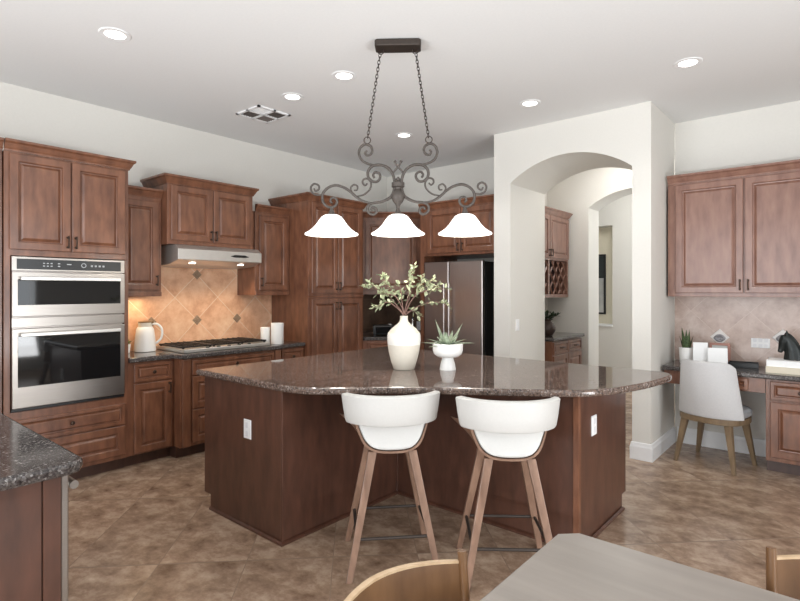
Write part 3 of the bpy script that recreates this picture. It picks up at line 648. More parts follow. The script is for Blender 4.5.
# ------------------------------------------------------------------ bar stools (front = +y)
def make_stool(label):
    t = thing('bar_stool', label, 'bar stool', (0, 0, 0), 0, 'white bar stools at the island')
    n = 20
    # bent plywood channel that carries the upholstery: (half width, height) down one side of the U
    half = spline([(0.19, 0.0, 1.0), (0.172, 0.0, 0.62), (0.148, 0.0, 0.28), (0.115, 0.0, 0.08), (0.07, 0.0, 0.01), (0.0, 0.0, 0.0)], 4)
    def U(y, top, flare, th, zb=0.642):
        L = [(0.0 + v[0] * (1 + (flare / 0.19 - 1) * v[2]) + (th if v[2] > 0.15 else th * v[2] / 0.15), v[2]) for v in half]
        k_ = 2.3 * max(0, min(1, (0.1 - y) / 0.25))
        pts = [(-x, y + k_ * x * x, zb - th * (1 - z) + (top - zb) * z) for x, z in L] + [(x, y + k_ * x * x, zb - th * (1 - z) + (top - zb) * z) for x, z in L[-2::-1]]
        return pts
    rings = []
    for y, top, fl in ((-0.186, 0.80, 0.193), (-0.1, 0.795, 0.205), (0.02, 0.78, 0.225), (0.12, 0.768, 0.25), (0.19, 0.76, 0.268)):
        rings.append(U(y, top, fl, 0.011) + U(y, top, fl, 0.0)[::-1])
    link('plywood_shell', loft(B(), rings), M['walnut'], t, smooth='auto')
    rings = []
    for y, k_, top in ((-0.194, 0.84, 0.80), (-0.189, 0.95, 0.805), (-0.178, 0.995, 0.81), (-0.15, 0.995, 0.80), (-0.135, 0.995, 0.715), (0.0, 0.995, 0.70), (0.14, 0.98, 0.70), (0.18, 0.9, 0.69)):
        ring_ = [(x * k_, yy, 0.646 + (z - 0.642) * k_ + (1 - k_) * 0.07) for x, yy, z in U(y, 0.80, 0.193, -0.0008)]
        lim = max(abs(x) for x, yy, z in ring_ if z <= top) if min(z for x, yy, z in ring_) <= top else 1
        ylim = max(yy for x, yy, z in ring_ if z <= top)
        rings.append([(math.copysign(min(abs(x), lim), x), min(yy, ylim), min(top, z)) for x, yy, z in ring_])
    link('seat', loft(B(), rings), M['leather'], t, smooth='auto')
    rings = []; m_ = 26
    for i in range(m_ + 1):
        a = math.radians(-74 + 148 * i / m_); e_ = min(1, (m_ / 2 - abs(i - m_ / 2)) / 1.6 + 0.3) ** 0.5
        prof = []
        for th, z in ((0.004, 0.785), (-0.012, 0.79), (-0.016, 0.80), (-0.016, 0.86), (-0.012, 0.938), (-0.002, 0.946), (0.018, 0.948), (0.034, 0.94), (0.042, 0.90), (0.04, 0.81), (0.03, 0.787)):
            zc = 0.865 + (z - 0.865) * (0.82 + 0.18 * e_)
            r_ = 0.232 + (zc - 0.785) / 0.16 * 0.026 - th * e_
            prof.append((math.sin(a) * r_ * 1.06, -math.cos(a) * (r_ - 0.01) * 0.93 + 0.006, zc - 0.014 - 0.004 * (1 - math.cos(a))))
        rings.append(prof)
    link('backrest', loft(B(), rings), M['leather'], t, smooth='auto')
    feet = ((-0.23, -0.225), (0.23, -0.225), (-0.23, 0.225), (0.23, 0.225))
    for fx, fy in feet:
        sx, sy = math.copysign(1, fx), math.copysign(1, fy); rings = []
        for f, w_ in ((0, 0.022), (1, 0.016)):
            cx, cy = sx * 0.105 + (fx - sx * 0.105) * f, sy * 0.125 + (fy - sy * 0.125) * f; z = 0.631 * (1 - f)
            rings.append([(cx + a * w_, cy + b * w_ * 0.8, z) for a, b in ((-1, -1), (1, -1), (1, 1), (-1, 1))])
        link('leg', loft(B(), rings), M['walnut'], t, bev=0.003)
    link('seat_plate', box(B(), (-0.085, -0.12, 0.615), (0.085, 0.15, 0.631)), M['walnut'], t, bev=0.005)
    fz = 0.2; g = 0.23 - (0.23 - 0.105) * fz / 0.631; gy = 0.225 - (0.225 - 0.125) * fz / 0.631
    bm = B()
    for a, b in (((-g, -gy), (g, -gy)), ((g, -gy), (g, gy)), ((g, gy), (-g, gy)), ((-g, gy), (-g, -gy))):
        tube(bm, [(a[0], a[1], fz), (b[0], b[1], fz)], 0.0085, 8)
    link('footrest', bm, M['iron_dark'], t, smooth='auto')
    return t
st = make_stool('white upholstered walnut bar stool near the island inner corner, left of the pair')
st.location = (-1.918, 2.185, 0); st.rotation_euler = (0, 0, math.radians(47))
dup(st, (-1.37, 2.485, 0), math.radians(38), 'white upholstered walnut bar stool nearer the arched doorway, right of the pair')

# ------------------------------------------------------------------ chandelier (built in its own plane: u along the bar, z up)
ch = thing('chandelier', 'wrought iron scroll chandelier with three lit white glass shades', 'chandelier', (-2.237, 2.627, 0), math.radians(38))
s_ = 0.00655
def q7(x, y): return ((300 + x / 5.23 - 398.6) * s_, 0, 1.476 + (290 - (130 + y / 5.23)) * s_)
CURVES = {
 'upper_scroll': ([(352, 106), (343, 118), (352, 131), (370, 128), (381, 108), (372, 84), (345, 73), (319, 90), (311, 122), (325, 155), (355, 174), (392, 183), (430, 185)], 0.0085),
 'main_scroll': ([(392, 250), (385, 234), (398, 220), (418, 228), (422, 248), (408, 268), (382, 268), (360, 246), (360, 212), (385, 186), (430, 183), (472, 206), (494, 250), (496, 305), (478, 350), (432, 374), (380, 382), (357, 400), (360, 428), (384, 442), (402, 430), (400, 410), (382, 405), (374, 418)], 0.0095),
 'lamp_arm': ([(480, 348), (432, 374), (385, 381), (335, 372), (298, 350), (262, 318), (225, 296), (183, 287), (143, 303), (119, 335), (122, 376), (147, 400), (178, 400), (196, 378), (188, 356), (168, 354), (160, 370), (170, 380)], 0.009),
 'leaf_tendril': ([(298, 346), (338, 336), (368, 308), (374, 278), (357, 254), (335, 258), (330, 276), (343, 289), (355, 278)], 0.0065),
 'bud_tendril': ([(300, 348), (275, 325), (267, 303), (282, 285), (302, 293), (300, 313), (284, 314)], 0.006),
 'end_curl': ([(120, 335), (86, 337), (62, 322), (57, 296), (75, 278), (97, 287), (99, 306), (82, 316), (73, 303)], 0.007)}
for name, (pts, r) in CURVES.items():
    for sgn in (1, -1):
        P = [Vector((q7(x, y)[0] * sgn, 0, q7(x, y)[2])) for x, y in pts]
        sp = spline(P, 5); n = len(sp)
        link(name, tube(B(), sp, [r * (0.8 + 0.2 * math.sin(PI * i / n)) for i in range(n + 0)], 8), M['iron'], ch, smooth=True)
def zc(y): return 1.476 + (290 - (130 + y / 5.459)) * s_
link('center_hub', lathe(B(), [(0.004, zc(440)), (0.012, zc(425)), (0.016, zc(410)), (0.03, zc(395)), (0.046, zc(370)), (0.042, zc(345)), (0.02, zc(325)), (0.024, zc(315)), (0.042, zc(312)), (0.042, zc(288)), (0.024, zc(284)), (0.012, zc(276)), (0.016, zc(266)), (0.003, zc(255))], n=14), M['iron'], ch, smooth='auto')
for sgn in (1, -1):
    bm = B(); tube(bm, [(v[0], v[1], v[2]) for v in spline([(sgn * 0.035, 0, zc(240)), (sgn * 0.022, 0, zc(222)), (sgn * 0.004, 0, zc(205)), (sgn * 0.012, 0, zc(188)), (sgn * 0.02, 0, zc(174))], 4)], 0.006, 8)
    for k_ in range(1): lathe(bm, [(0.001, zc(180)), (0.008, zc(177)), (0.01, zc(171)), (0.006, zc(166)), (0.001, zc(164))], sgn * 0.02, 0, 10)
    link('finial', bm, M['iron'], ch, smooth='auto')
SH = [(0.028, 0.152), (0.045, 0.150), (0.064, 0.138), (0.082, 0.112), (0.102, 0.078), (0.128, 0.045), (0.155, 0.022), (0.172, 0.012), (0.1755, 0.004), (0.173, 0.0), (0.168, 0.004), (0.15, 0.017), (0.12, 0.042), (0.095, 0.076), (0.075, 0.108), (0.058, 0.132), (0.03, 0.144)]
for u, zb in ((-0.437, 1.838), (0, 1.838), (0.437, 1.838)):
    s = link('shade', lathe(B(), [(r, zb + z * 0.87) for r, z in SH], u, 0, 40, cap0=True, cap1=True), M['shade'], ch, smooth='auto')
    top = zb + 0.13
    zt = q7(178, 398)[2] if u else zc(425)
    link('lamp_stem', lathe(B(), [(0.034, top - 0.004), (0.034, top + 0.006), (0.02, top + 0.012), (0.014, top + 0.03), (0.010, max(zt, top + 0.04))], u, 0, 16), M['iron'], ch, smooth='auto')
    d = bpy.data.lights.new('shade_bulb', 'POINT'); d.energy = 3.5; d.color = (1, 0.95, 0.88); d.shadow_soft_size = 0.06
    o = bpy.data.objects.new('shade_bulb', d); C.objects.link(o); o.parent = ch; o.location = (u, 0, zb - 0.03)
bm = slab(B(), [(-0.15, -0.045), (-0.135, -0.06), (0.135, -0.06), (0.15, -0.045), (0.15, 0.045), (0.135, 0.06), (-0.135, 0.06), (-0.15, 0.045)], 3.052, 3.098, 0.008)
link('canopy', bm, M['iron_dark'], ch)
for sgn in (-1, 1):
    a = Vector((sgn * 0.113, 0, 3.052)); b = Vector((sgn * 0.202, 0, q7(352, 70)[2] + 0.02)); bm = B()
    def ring(c, rx, rz, ang, r, d=None):
        pts = []
        d = (b - a).normalized() if d is None else d; sd = d.cross(Vector((0, 1, 0))).normalized(); oth = Vector((0, 1, 0))
        ax = sd * math.cos(ang) + oth * math.sin(ang)
        n_ = 12
        v = [Vector(c) + d * rz * math.cos(2 * PI * i / n_) + ax * rx * math.sin(2 * PI * i / n_) for i in range(n_)]
        nrm = d.cross(ax).normalized(); R_ = []
        for i in range(n_):
            rad = (v[i] - Vector(c)).normalized()
            R_.append([v[i] + rad * r * math.cos(2 * PI * k_ / 6) + nrm * r * math.sin(2 * PI * k_ / 6) for k_ in range(6)])
        R_.append(R_[0]); loft(bm, R_, False, False)
    L = (b - a).length; nl = 24
    ring(a + Vector((0, 0, -0.012)), 0.02, 0.02, 0, 0.003); ring(b - (b - a).normalized() * 0.002, 0.022, 0.022, 0, 0.0035)
    for i in range(nl):
        f = 0.045 + 0.925 * (i + 0.5) / nl
        ring(a + (b - a) * f, 0.0085, L * 0.925 / nl * 0.72, 0.35 + (PI / 2 if i % 2 else 0), 0.0026)
    link('chain', bm, M['iron_dark'], ch, smooth=True)

# ------------------------------------------------------------------ ceiling fixtures
LAMPS = [(-3.539, 1.387, 'round recessed ceiling light above the wall ovens, nearest the left wall'), (-2.899, 2.774, 'round recessed ceiling light just left of the chandelier chains'),
         (-3.544, 2.796, 'round recessed ceiling light beside the square air vent'), (-3.532, 4.244, 'small recessed ceiling light seen between the chandelier chains'),
         (-2.092, 4.224, 'round recessed ceiling light in front of the big archway'), (-0.858, 4.2, 'round recessed ceiling light right of the archway, nearest the desk')]
t0 = None
for x, y, lab in LAMPS:
    if t0 is None:
        t = thing('recessed_light', lab, 'ceiling light', (x, y, H), 0, 'recessed ceiling lights')
        link('trim_ring', lathe(B(), [(0.062, -0.001), (0.062, -0.006), (0.088, -0.006), (0.094, -0.001)], n=32, cap0=False, cap1=False), M['trim'], t)
        link('lens', lathe(B(), [(0.063, -0.002), (0.063, -0.0045), (0.001, -0.005)], n=32), M['lamp'], t); t0 = t
    else: dup(t0, (x, y, H), 0, lab)
    d = bpy.data.lights.new('recessed_spot', 'SPOT'); d.energy = 26; d.color = (1, 0.97, 0.93); d.spot_size = 2.5; d.spot_blend = 0.9; d.shadow_soft_size = 0.16
    o = bpy.data.objects.new('recessed_spot', d); C.objects.link(o); o.location = (x, y, H - 0.02)
for x, y, e in ((-2.0, 6.3, 20), (-2.4, 8.0, 15)):     # unseen fill lights added to brighten the passage and far room
    d = bpy.data.lights.new('hall_fill', 'POINT'); d.energy = e; d.color = (1, 0.985, 0.96); d.shadow_soft_size = 0.15
    o = bpy.data.objects.new('hall_fill', d); C.objects.link(o); o.location = (x, y, H - 0.15)
t = thing('air_vent', 'square white ceiling air vent with four louvre fields', 'air vent', (-4.10, 2.90, H))
bm = B()
for a in (-0.175, -0.012, 0.151): box(bm, (a, -0.175, -0.012), (a + 0.024, 0.175, -0.001)); box(bm, (-0.175, a, -0.012), (0.175, a + 0.024, -0.001))
link('frame', bm, M['trim'], t)
link('backing', box(B(), (-0.165, -0.165, -0.004), (0.165, 0.165, -0.001)), M['vent_dark'], t)
for sx in (-1, 1):
    for sy in (-1, 1):
        bm = B()
        for k_ in range(5):
            c = 0.028 + k_ * 0.028
            rot = (sx * sy > 0)
            lo = sx * (0.085 - 0.07), sy * (0.085 - 0.07)
            if rot: prism(bm, [(sy * c, -0.010), (sy * c + 0.004, -0.010), (sy * c + 0.014, -0.003), (sy * c + 0.010, -0.003)], min(sx * 0.012, sx * 0.155), max(sx * 0.012, sx * 0.155), 'x')
            else: prism(bm, [(sx * c, -0.010), (sx * c + 0.004, -0.010), (sx * c + 0.014, -0.003), (sx * c + 0.010, -0.003)], min(sy * 0.012, sy * 0.155), max(sy * 0.012, sy * 0.155), 'y')
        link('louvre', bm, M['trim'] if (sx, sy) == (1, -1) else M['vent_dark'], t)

# ------------------------------------------------------------------ desk nook
K = M['cherry_light']
t = upper_cab('upper_cabinet', 'pinkish cherry wall cabinet with two doors above the desk', (-1.255, 5.33, 0), 0, 1.66, 0.325, 1.417, 2.45, K)
door(t, K, 0.065, 1.45, 0.59, 2.43, 0.567, 1.52); door(t, K, 0.602, 1.45, 1.125, 2.43, 0.625, 1.52); door(t, K, 1.137, 1.45, 1.64, 2.43, 1.16, 1.52)
crown(t, K, [(0, 0), (1.66, 0)], 2.445)
t = base_cab('desk_cabinet', 'reddish cherry desk pedestal with a drawer over a door, right of the grey chair', (-0.492, 5.17, 0), 0, 0.86, 0.485, 0.758, W)
for x0, x1 in ((0.03, 0.42), (0.44, 0.83)):
    drawer(t, W, x0, 0.595, x1, 0.742); door(t, W, x0, 0.135, x1, 0.578, x1 - 0.03, 0.52)
t = thing('desk_apron', 'cherry pencil drawer rail under the desk top behind the chair', 'drawer rail', (-1.25, 5.17, 0))
link('body', box(B(), (0, 0, 0.64), (0.755, 0.46, 0.758)), W, t); drawer(t, W, 0.12, 0.652, 0.64, 0.748)
poly = [(-1.262, 5.655), (-1.262, 5.15), (-1.255, 5.135), (-1.235, 5.128), (0.42, 5.128), (0.42, 5.655)]
tag(link('desk_countertop', slab(B(), poly, 0.76, 0.80, 0.01), M['granite_dark']), 'brown granite desk top below the pinkish wall cabinet', 'countertop')
t = thing('tile_backsplash', 'pinkish stone backsplash above the desk top', 'backsplash')
link('tile_field', box(B(), (-1.268, YB - 0.022, 0.801), (0.42, YB - 0.003, 1.416)), M['splash_desk'], t)
for x, z in ((-0.888, 1.04), (-0.414, 1.06)):
    bm = B(); d_ = 0.078
    loft(bm, [[(x + a * k_, YB - 0.022 - y, z + b * k_) for a, b in ((-1, 0), (0, -1), (1, 0), (0, 1))] for k_, y in ((d_, 0), (d_, 0.006), (d_ * 0.9, 0.01))])
    o = link('accent_tile', bm, M['accent_white'], t)
    bm = B(); n = 20
    loft(bm, [[(x + 0.046 * k_ * math.cos(2 * PI * i / n) * (1 + 0.08 * math.cos(8 * PI * i / n)), YB - 0.03 - y, z - 0.008 + 0.036 * k_ * math.sin(2 * PI * i / n)) for i in range(n)] for k_, y in ((1, 0), (1, 0.005), (0.7, 0.009), (0.4, 0.006), (0.25, 0.011))])
    link('medallion', bm, M['medallion'], o)
plate('wall_outlet', 'wide white multi-gang outlet plate on the desk backsplash', (-0.575, YB - 0.022, 1.005), 0, 0.14, 0.085, 'outlet', 3)
# things on the desk
t = thing('plant_pot', 'small white pot on the left end of the desk', 'pot', (-1.12, 5.42, 0.80))
link('pot', lathe(B(), [(0.05, 0), (0.055, 0.004), (0.062, 0.145), (0.058, 0.148), (0.056, 0.13)], n=28), M['ceramic'], t, smooth='auto')
link('soil', lathe(B(), [(0.056, 0.128), (0.001, 0.133)], n=20, cap0=False), M['soil'], t)
t = thing('snake_plant', 'dark green snake plant in the white desk pot', 'plant', (-1.12, 5.42, 0.80)); bm = B()
for a, tl, L in ((0, 0.02, 0.19), (1.2, 0.16, 0.16), (2.4, 0.2, 0.20), (3.5, 0.1, 0.21), (4.4, 0.22, 0.15), (5.4, 0.15, 0.17), (0.6, 0.3, 0.13), (3, 0.32, 0.13), (1.8, 0.08, 0.18), (5, 0.05, 0.15), (2.7, 0.12, 0.17)):
    blade(bm, (0.022 * math.cos(a), 0.022 * math.sin(a), 0.128), (math.cos(a) * tl, math.sin(a) * tl, 1), L, 0.019)
link('foliage', bm, M['snake'], t, smooth='auto')
def card(label, x, y, rz, wd, ht):
    t = thing('greeting_card', label, 'card', (x, y, 0.80), rz)
    bm = B(); prism(bm, [(0, 0), (0.0015, 0), (0.0285, ht), (0.027, ht)], 0, wd, 'x')
    bm2 = B(); 
    link('front_panel', bm, M['paper'], t)
    link('rear_panel', prism(B(), [(0.058, 0), (0.0595, 0), (0.0305, ht), (0.029, ht)], 0, wd, 'x'), M['paper'], t)
    return t
card('tall white folded card standing beside the snake plant pot', -1.045, 5.32, math.radians(14), 0.115, 0.205)
card('wide low white folded card standing right of the tall card', -0.925, 5.30, math.radians(14), 0.15, 0.165)
t = thing('picture_frame', 'small pinkish wooden frame standing behind the white cards', 'picture frame', (-0.95, 5.52, 0.80), math.radians(6))
bm = B()
for a in ((0, 0, 0.16, 0.02), (0, 0.175, 0.16, 0.195), (0, 0.02, 0.02, 0.175), (0.14, 0.02, 0.16, 0.175)): box(bm, (a[0], -0.012, a[1]), (a[2], 0.012, a[3]))
link('frame', bm, M['rosewood'], t, bev=0.003); link('picture', box(B(), (0.018, -0.004, 0.018), (0.142, 0.006, 0.177)), M['print'], t)
link('stand', prism(B(), [(0.01, 0.14), (0.065, 0), (0.07, 0), (0.016, 0.145)], 0.065, 0.095, 'x'), M['rosewood'], t)
t = thing('desk_tray', 'low black tray in front of the pinkish frame on the desk', 'tray', (-0.68, 5.46, 0.80), math.radians(6))
bm = B(); box(bm, (-0.11, -0.06, 0), (0.11, 0.06, 0.006))
for a in ((-0.11, -0.06, 0.11, -0.054), (-0.11, 0.054, 0.11, 0.06), (-0.11, -0.06, -0.104, 0.06), (0.104, -0.06, 0.11, 0.06)): box(bm, (a[0], a[1], 0), (a[2], a[3], 0.045))
link('tray', bm, M['black'], t)
def book(label, x, y, z, wd, dp, th, m, rz=0):
    t = thing('book', label, 'book', (x, y, z), rz, 'books under the horse figure')
    bm = B(); box(bm, (0, 0, 0), (wd, dp, 0.003)); box(bm, (0, 0, th - 0.003), (wd, dp, th)); box(bm, (0, 0, 0), (0.003, dp, th)); link('cover', bm, m, t)
    link('page_block', box(B(), (0.0035, 0.004, 0.0032), (wd - 0.004, dp - 0.004, th - 0.0032)), m, t)
book('lower cream book lying on the desk under the horse figure', -0.50, 5.24, 0.80, 0.31, 0.23, 0.052, M['pages'])
book('upper white book lying directly below the black horse figure', -0.495, 5.245, 0.852, 0.30, 0.22, 0.052, M['paper'], math.radians(0.5))
# horse head figure, facing left (-x)
bm = B()
def ell(c, d, a, b, n=14):
    d = Vector(d).normalized(); s = Vector((0, 1, 0)); u = d.cross(s).normalized()
    return [Vector(c) + s * a * math.cos(2 * PI * i / n) + u * b * math.sin(2 * PI * i / n) for i in range(n)]
loft(bm, [ell((0.02, 0, 0.0), (0, 0, 1), 0.055, 0.085), ell((0.018, 0, 0.03), (0, 0, 1), 0.05, 0.08), ell((0.008, 0, 0.09), (-0.25, 0, 1), 0.04, 0.068), ell((-0.012, 0, 0.15), (-0.45, 0, 1), 0.033, 0.055), ell((-0.035, 0, 0.2), (-0.7, 0, 1), 0.03, 0.042), ell((-0.05, 0, 0.222), (-1, 0, 0.6), 0.022, 0.03)])
loft(bm, [ell((-0.03, 0, 0.225), (-0.7, 0, -0.2), 0.018, 0.02), ell((-0.05, 0, 0.208), (-0.5, 0, -0.8), 0.031, 0.042), ell((-0.066, 0, 0.165), (-0.25, 0, -1), 0.03, 0.038), ell((-0.078, 0, 0.12), (-0.2, 0, -1), 0.023, 0.027), ell((-0.085, 0, 0.09), (-0.2, 0, -1), 0.02, 0.023), ell((-0.09, 0, 0.073), (-0.2, 0, -1), 0.021, 0.022), ell((-0.091, 0, 0.063), (-0.2, 0, -1), 0.013, 0.013)])
for s in (-1, 1):
    loft(bm, [ell((-0.035, s * 0.018, 0.225), (0, 0, 1), 0.010, 0.012, 8), ell((-0.036, s * 0.02, 0.25), (0, 0, 1), 0.011, 0.012, 8), ell((-0.04, s * 0.02, 0.282), (0, 0, 1), 0.002, 0.002, 8)])
tube(bm, spline([(-0.055, 0, 0.25), (-0.015, 0, 0.235), (0.03, 0, 0.18), (0.065, 0, 0.11), (0.088, 0, 0.04)], 4), [0.006] + [0.012] * 16, 8)
for s in (-1, 1): lathe(bm, [(0.001, 0.186), (0.006, 0.19), (0.006, 0.196), (0.001, 0.2)], -0.066, s * 0.029, 8)
o = link('horse_figure', bm, M['horse'], loc=(-0.335, 5.36, 0.9045), smooth=True); o.scale = (0.86, 0.86, 0.86)
rm = o.modifiers.new('fuse', 'REMESH'); rm.mode = 'VOXEL'; rm.voxel_size = 0.0045; rm.use_smooth_shade = True
sm = o.modifiers.new('soft', 'SMOOTH'); sm.iterations = 3; sm.factor = 0.4
tag(o, 'black horse head figure on two pale books on the desk', 'figurine')

# desk chair (front = +y towards the desk)
t = thing('desk_chair', 'pale grey upholstered chair with oak legs at the desk', 'chair', (-0.855, 5.155, 0), math.radians(-14))
rings = []; m_ = 22
for i in range(m_ + 1):
    u = -1 + 2 * i / m_; a = u * 1.12; e_ = max(0.18, 1 - abs(u) ** 7)
    col = []
    def pt(z, th):
        f = (z - 0.42) / 0.47
        r = 0.266 - 0.05 * f; x = math.sin(a) * r * 0.98 / math.sin(1.12) * 1.0
        y = -math.cos(a) * (0.20) * 1.15 - 0.055 * f + 0.03 + th
        return (x, y, z)
    ztop = 0.425 + 0.465 * (1 - 0.11 * abs(u) ** 6)
    for f in (0, 0.05, 0.5, 0.93, 1.0): col.append(pt(0.425 + (ztop - 0.425) * f, -0.022 * e_ * (0.5 if f in (0, 1.0) else 1)))
    for f in (1.0, 0.93, 0.5, 0.05, 0): col.append(pt(0.425 + (ztop - 0.425) * f, 0.022 * e_ * (0.5 if f in (0, 1.0) else 1)))
    rings.append(col)
link('backrest', loft(B(), rings), M['fabric'], t, smooth='auto')
def oval(rx, ry, z, cy=0.0, n=28, p=0.72):
    return [(math.copysign(abs(math.cos(2 * PI * i / n)) ** p, math.cos(2 * PI * i / n)) * rx, cy + math.copysign(abs(math.sin(2 * PI * i / n)) ** p, math.sin(2 * PI * i / n)) * ry, z) for i in range(n)]
link('seat', loft(B(), [oval(0.235, 0.215, 0.425, 0.03), oval(0.25, 0.23, 0.44, 0.03), oval(0.25, 0.23, 0.475, 0.03), oval(0.235, 0.215, 0.492, 0.03), oval(0.15, 0.14, 0.5, 0.03)]), M['seat_fabric'], t, smooth='auto')
link('seat_frame', loft(B(), [oval(0.24, 0.22, 0.375, 0.015), oval(0.25, 0.232, 0.38, 0.015), oval(0.25, 0.232, 0.424, 0.015)]), M['oak'], t, smooth='auto')
for sx in (-1, 1):
    for sy in (-1, 1):
        rings = []
        for f, w_ in ((0, 0.026), (1, 0.014)):
            cx = sx * (0.17 + 0.06 * f); cy = 0.015 + sy * (0.155 + 0.045 * f); z = 0.38 * (1 - f)
            rings.append([(cx + a * w_, cy + b * w_, z) for a, b in ((-1, -1), (1, -1), (1, 1), (-1, 1))])
        link('leg', loft(B(), rings), M['oak'], t, bev=0.004)

# ------------------------------------------------------------------ passage behind the arch
t = base_cab('hall_base_cabinet', 'cherry base cabinet with drawers seen through the archway', (-2.61, 5.83, 0), R90, 0.88, 0.585, 0.873, W)
for x0, x1 in ((0.02, 0.435), (0.445, 0.86)):
    drawer(t, W, x0, 0.715, x1, 0.86, 'bar'); door(t, W, x0, 0.12, x1, 0.70, None)
poly = [(-3.198, 5.815), (-2.575, 5.815), (-2.575, 6.745), (-3.198, 6.745)]
tag(link('granite_countertop', slab(B(), poly, 0.875, 0.915, 0.01), M['granite_dark']), 'dark granite countertop seen through the archway', 'countertop')
t = thing('wine_cabinet', 'cherry wall cabinet with a wine rack lattice seen through the archway', 'wall cabinet', (-2.875, 5.83, 0), R90)
bm = B(); box(bm, (0, 0, 1.86), (1.11, 0.32, 2.44)); box(bm, (0, 0.2, 1.38), (1.11, 0.32, 1.86)); box(bm, (0, 0, 1.38), (1.11, 0.2, 1.42))
for x in (0, 0.48, 1.07): box(bm, (x, 0, 1.42), (x + 0.04, 0.2, 1.86))
link('body', bm, K, t)
link('rack_interior', box(B(), (0.04, 0.19, 1.42), (1.07, 0.199, 1.86)), M['wine_dark'], t)
for c0, c1 in ((0.04, 0.48), (0.52, 1.07)):
    bm = B(); wdt = c1 - c0; ht = 0.44; sp_ = 0.2
    for sg in (1, -1):
        for i in range(-4, 9):
            b0 = i * sp_
            # line z = x*sg + b, clipped to the cell
            pts = []
            for x in (0, wdt):
                z = sg * x * 1.25 + b0 + (0 if sg > 0 else wdt * 0.25)
                pts.append((x, z))
            (xa, za), (xb, zb_) = pts
            def clip(x0, z0, x1, z1):
                t0_, t1_ = 0.0, 1.0; dz = z1 - z0
                if abs(dz) > 1e-9:
                    ta, tb = (0 - z0) / dz, (ht - z0) / dz
                    t0_, t1_ = max(t0_, min(ta, tb)), min(t1_, max(ta, tb))
                return None if t1_ - t0_ < 0.02 else (x0 + (x1 - x0) * t0_, z0 + dz * t0_, x0 + (x1 - x0) * t1_, z0 + dz * t1_)
            r = clip(xa, za, xb, zb_)
            if r: tube(bm, [(c0 + r[0], 0.012 + (0.012 if sg > 0 else 0), 1.42 + r[1]), (c0 + r[2], 0.012 + (0.012 if sg > 0 else 0), 1.42 + r[3])], 0.012, 4)
    link('lattice', bm, K, t)
door(t, K, 0.02, 1.885, 0.49, 2.425, 0.465, 1.95); door(t, K, 0.50, 1.885, 1.09, 2.425, 0.525, 1.95)
crown(t, K, [(0, 0), (1.11, 0), (1.11, 0.32)], 2.435)
t = thing('clay_vase', 'dark brown vase on the countertop beyond the archway', 'vase', (-2.80, 6.12, 0.915))
link('body', lathe(B(), [(0.05, 0), (0.06, 0.005), (0.095, 0.06), (0.1, 0.1), (0.08, 0.15), (0.045, 0.18), (0.05, 0.2), (0.042, 0.2), (0.035, 0.17)], n=28), M['clay'], t, smooth='auto')
t = thing('leafy_stems', 'dark green leafy stems in the brown vase beyond the archway', 'branches', (-2.80, 6.12, 0.915)); sb, lb = B(), B()
for i in range(11):
    a = rnd.uniform(0, 6.28); L = rnd.uniform(0.16, 0.26); d = Vector((math.cos(a) * 0.6, math.sin(a) * 0.6, 0.75)).normalized()
    p0 = Vector((0, 0, 0.17)); pts = [p0 + d * L * f + Vector((0, 0, -0.07 * f * f)) for f in (0, 0.25, 0.5, 0.75, 1)]
    tube(sb, pts, 0.003, 5)
    for p in pts[1:]:
        for q_ in range(4):
            rv = Vector((rnd.uniform(-1, 1), rnd.uniform(-1, 1), rnd.uniform(-0.6, 0.8))); leaf(lb, p, rv + d * 0.4, rnd.uniform(0.04, 0.07), 0.012, Vector((0.2, 0.1, 1)))
link('stems', sb, M['twig'], t); link('foliage', lb, M['darkleaf'], t)
t = thing('framed_picture', 'dark framed tall picture in the far niche beyond both arches', 'picture', (-3.69, 9.2, 1.06))
bm = B()
for a in ((0, 0, 0.55, 0.03), (0, 1.0, 0.55, 1.03), (0, 0.03, 0.03, 1.0), (0.52, 0.03, 0.55, 1.0)): box(bm, (a[0], -0.03, a[1]), (a[2], 0, a[3]))
link('frame', bm, M['black'], t)
link('print', box(B(), (0.03, -0.012, 0.03), (0.52, -0.001, 0.62)), M['print'], t)
link('dark_field', box(B(), (0.03, -0.012, 0.62), (0.52, -0.001, 1.0)), M['print_dark'], t)
plate('light_switch', 'white light switch plate on the left jamb of the archway', (-2.62, 5.0, 1.11), R90, 0.074, 0.118, 'switch', 1, 'switch')

# ------------------------------------------------------------------ things on the left counter
t = thing('ceramic_pitcher', 'white ceramic pitcher with a bronze rim, left of the cooktop', 'pitcher', (-4.90, 2.18, 0.916))
link('body', lathe(B(), [(0.085, 0), (0.092, 0.004), (0.09, 0.06), (0.083, 0.14), (0.074, 0.205), (0.066, 0.215), (0.06, 0.225)], n=36), M['ceramic'], t, smooth='auto')
link('collar', lathe(B(), [(0.06, 0.222), (0.058, 0.245), (0.06, 0.262), (0.052, 0.262), (0.048, 0.235)], n=32), M['cream'], t, smooth='auto')
link('rim', lathe(B(), [(0.056, 0.26), (0.058, 0.272), (0.04, 0.278), (0.001, 0.28)], n=28), M['gold'], t, smooth='auto')
link('handle', tube(B(), spline([(0.04, 0.045, 0.25), (0.065, 0.085, 0.245), (0.085, 0.115, 0.20), (0.083, 0.11, 0.12), (0.062, 0.072, 0.07)], 5), 0.010, 10), M['ceramic'], t, smooth=True)
bm = B(); prism(bm, [(0.02, 0.262), (0.075, 0.275), (0.08, 0.262), (0.04, 0.24)], -0.012, 0.012, 'y'); link('thumb_lever', bm, M['gold'], t, rot=(0, 0, 0.9))
t = thing('herb_pot', 'small white pot tucked between the wall ovens and the pitcher', 'pot', (-4.88, 1.99, 0.916))
link('pot', lathe(B(), [(0.04, 0), (0.044, 0.003), (0.052, 0.08), (0.048, 0.082), (0.046, 0.07)], n=24), M['ceramic'], t, smooth='auto')
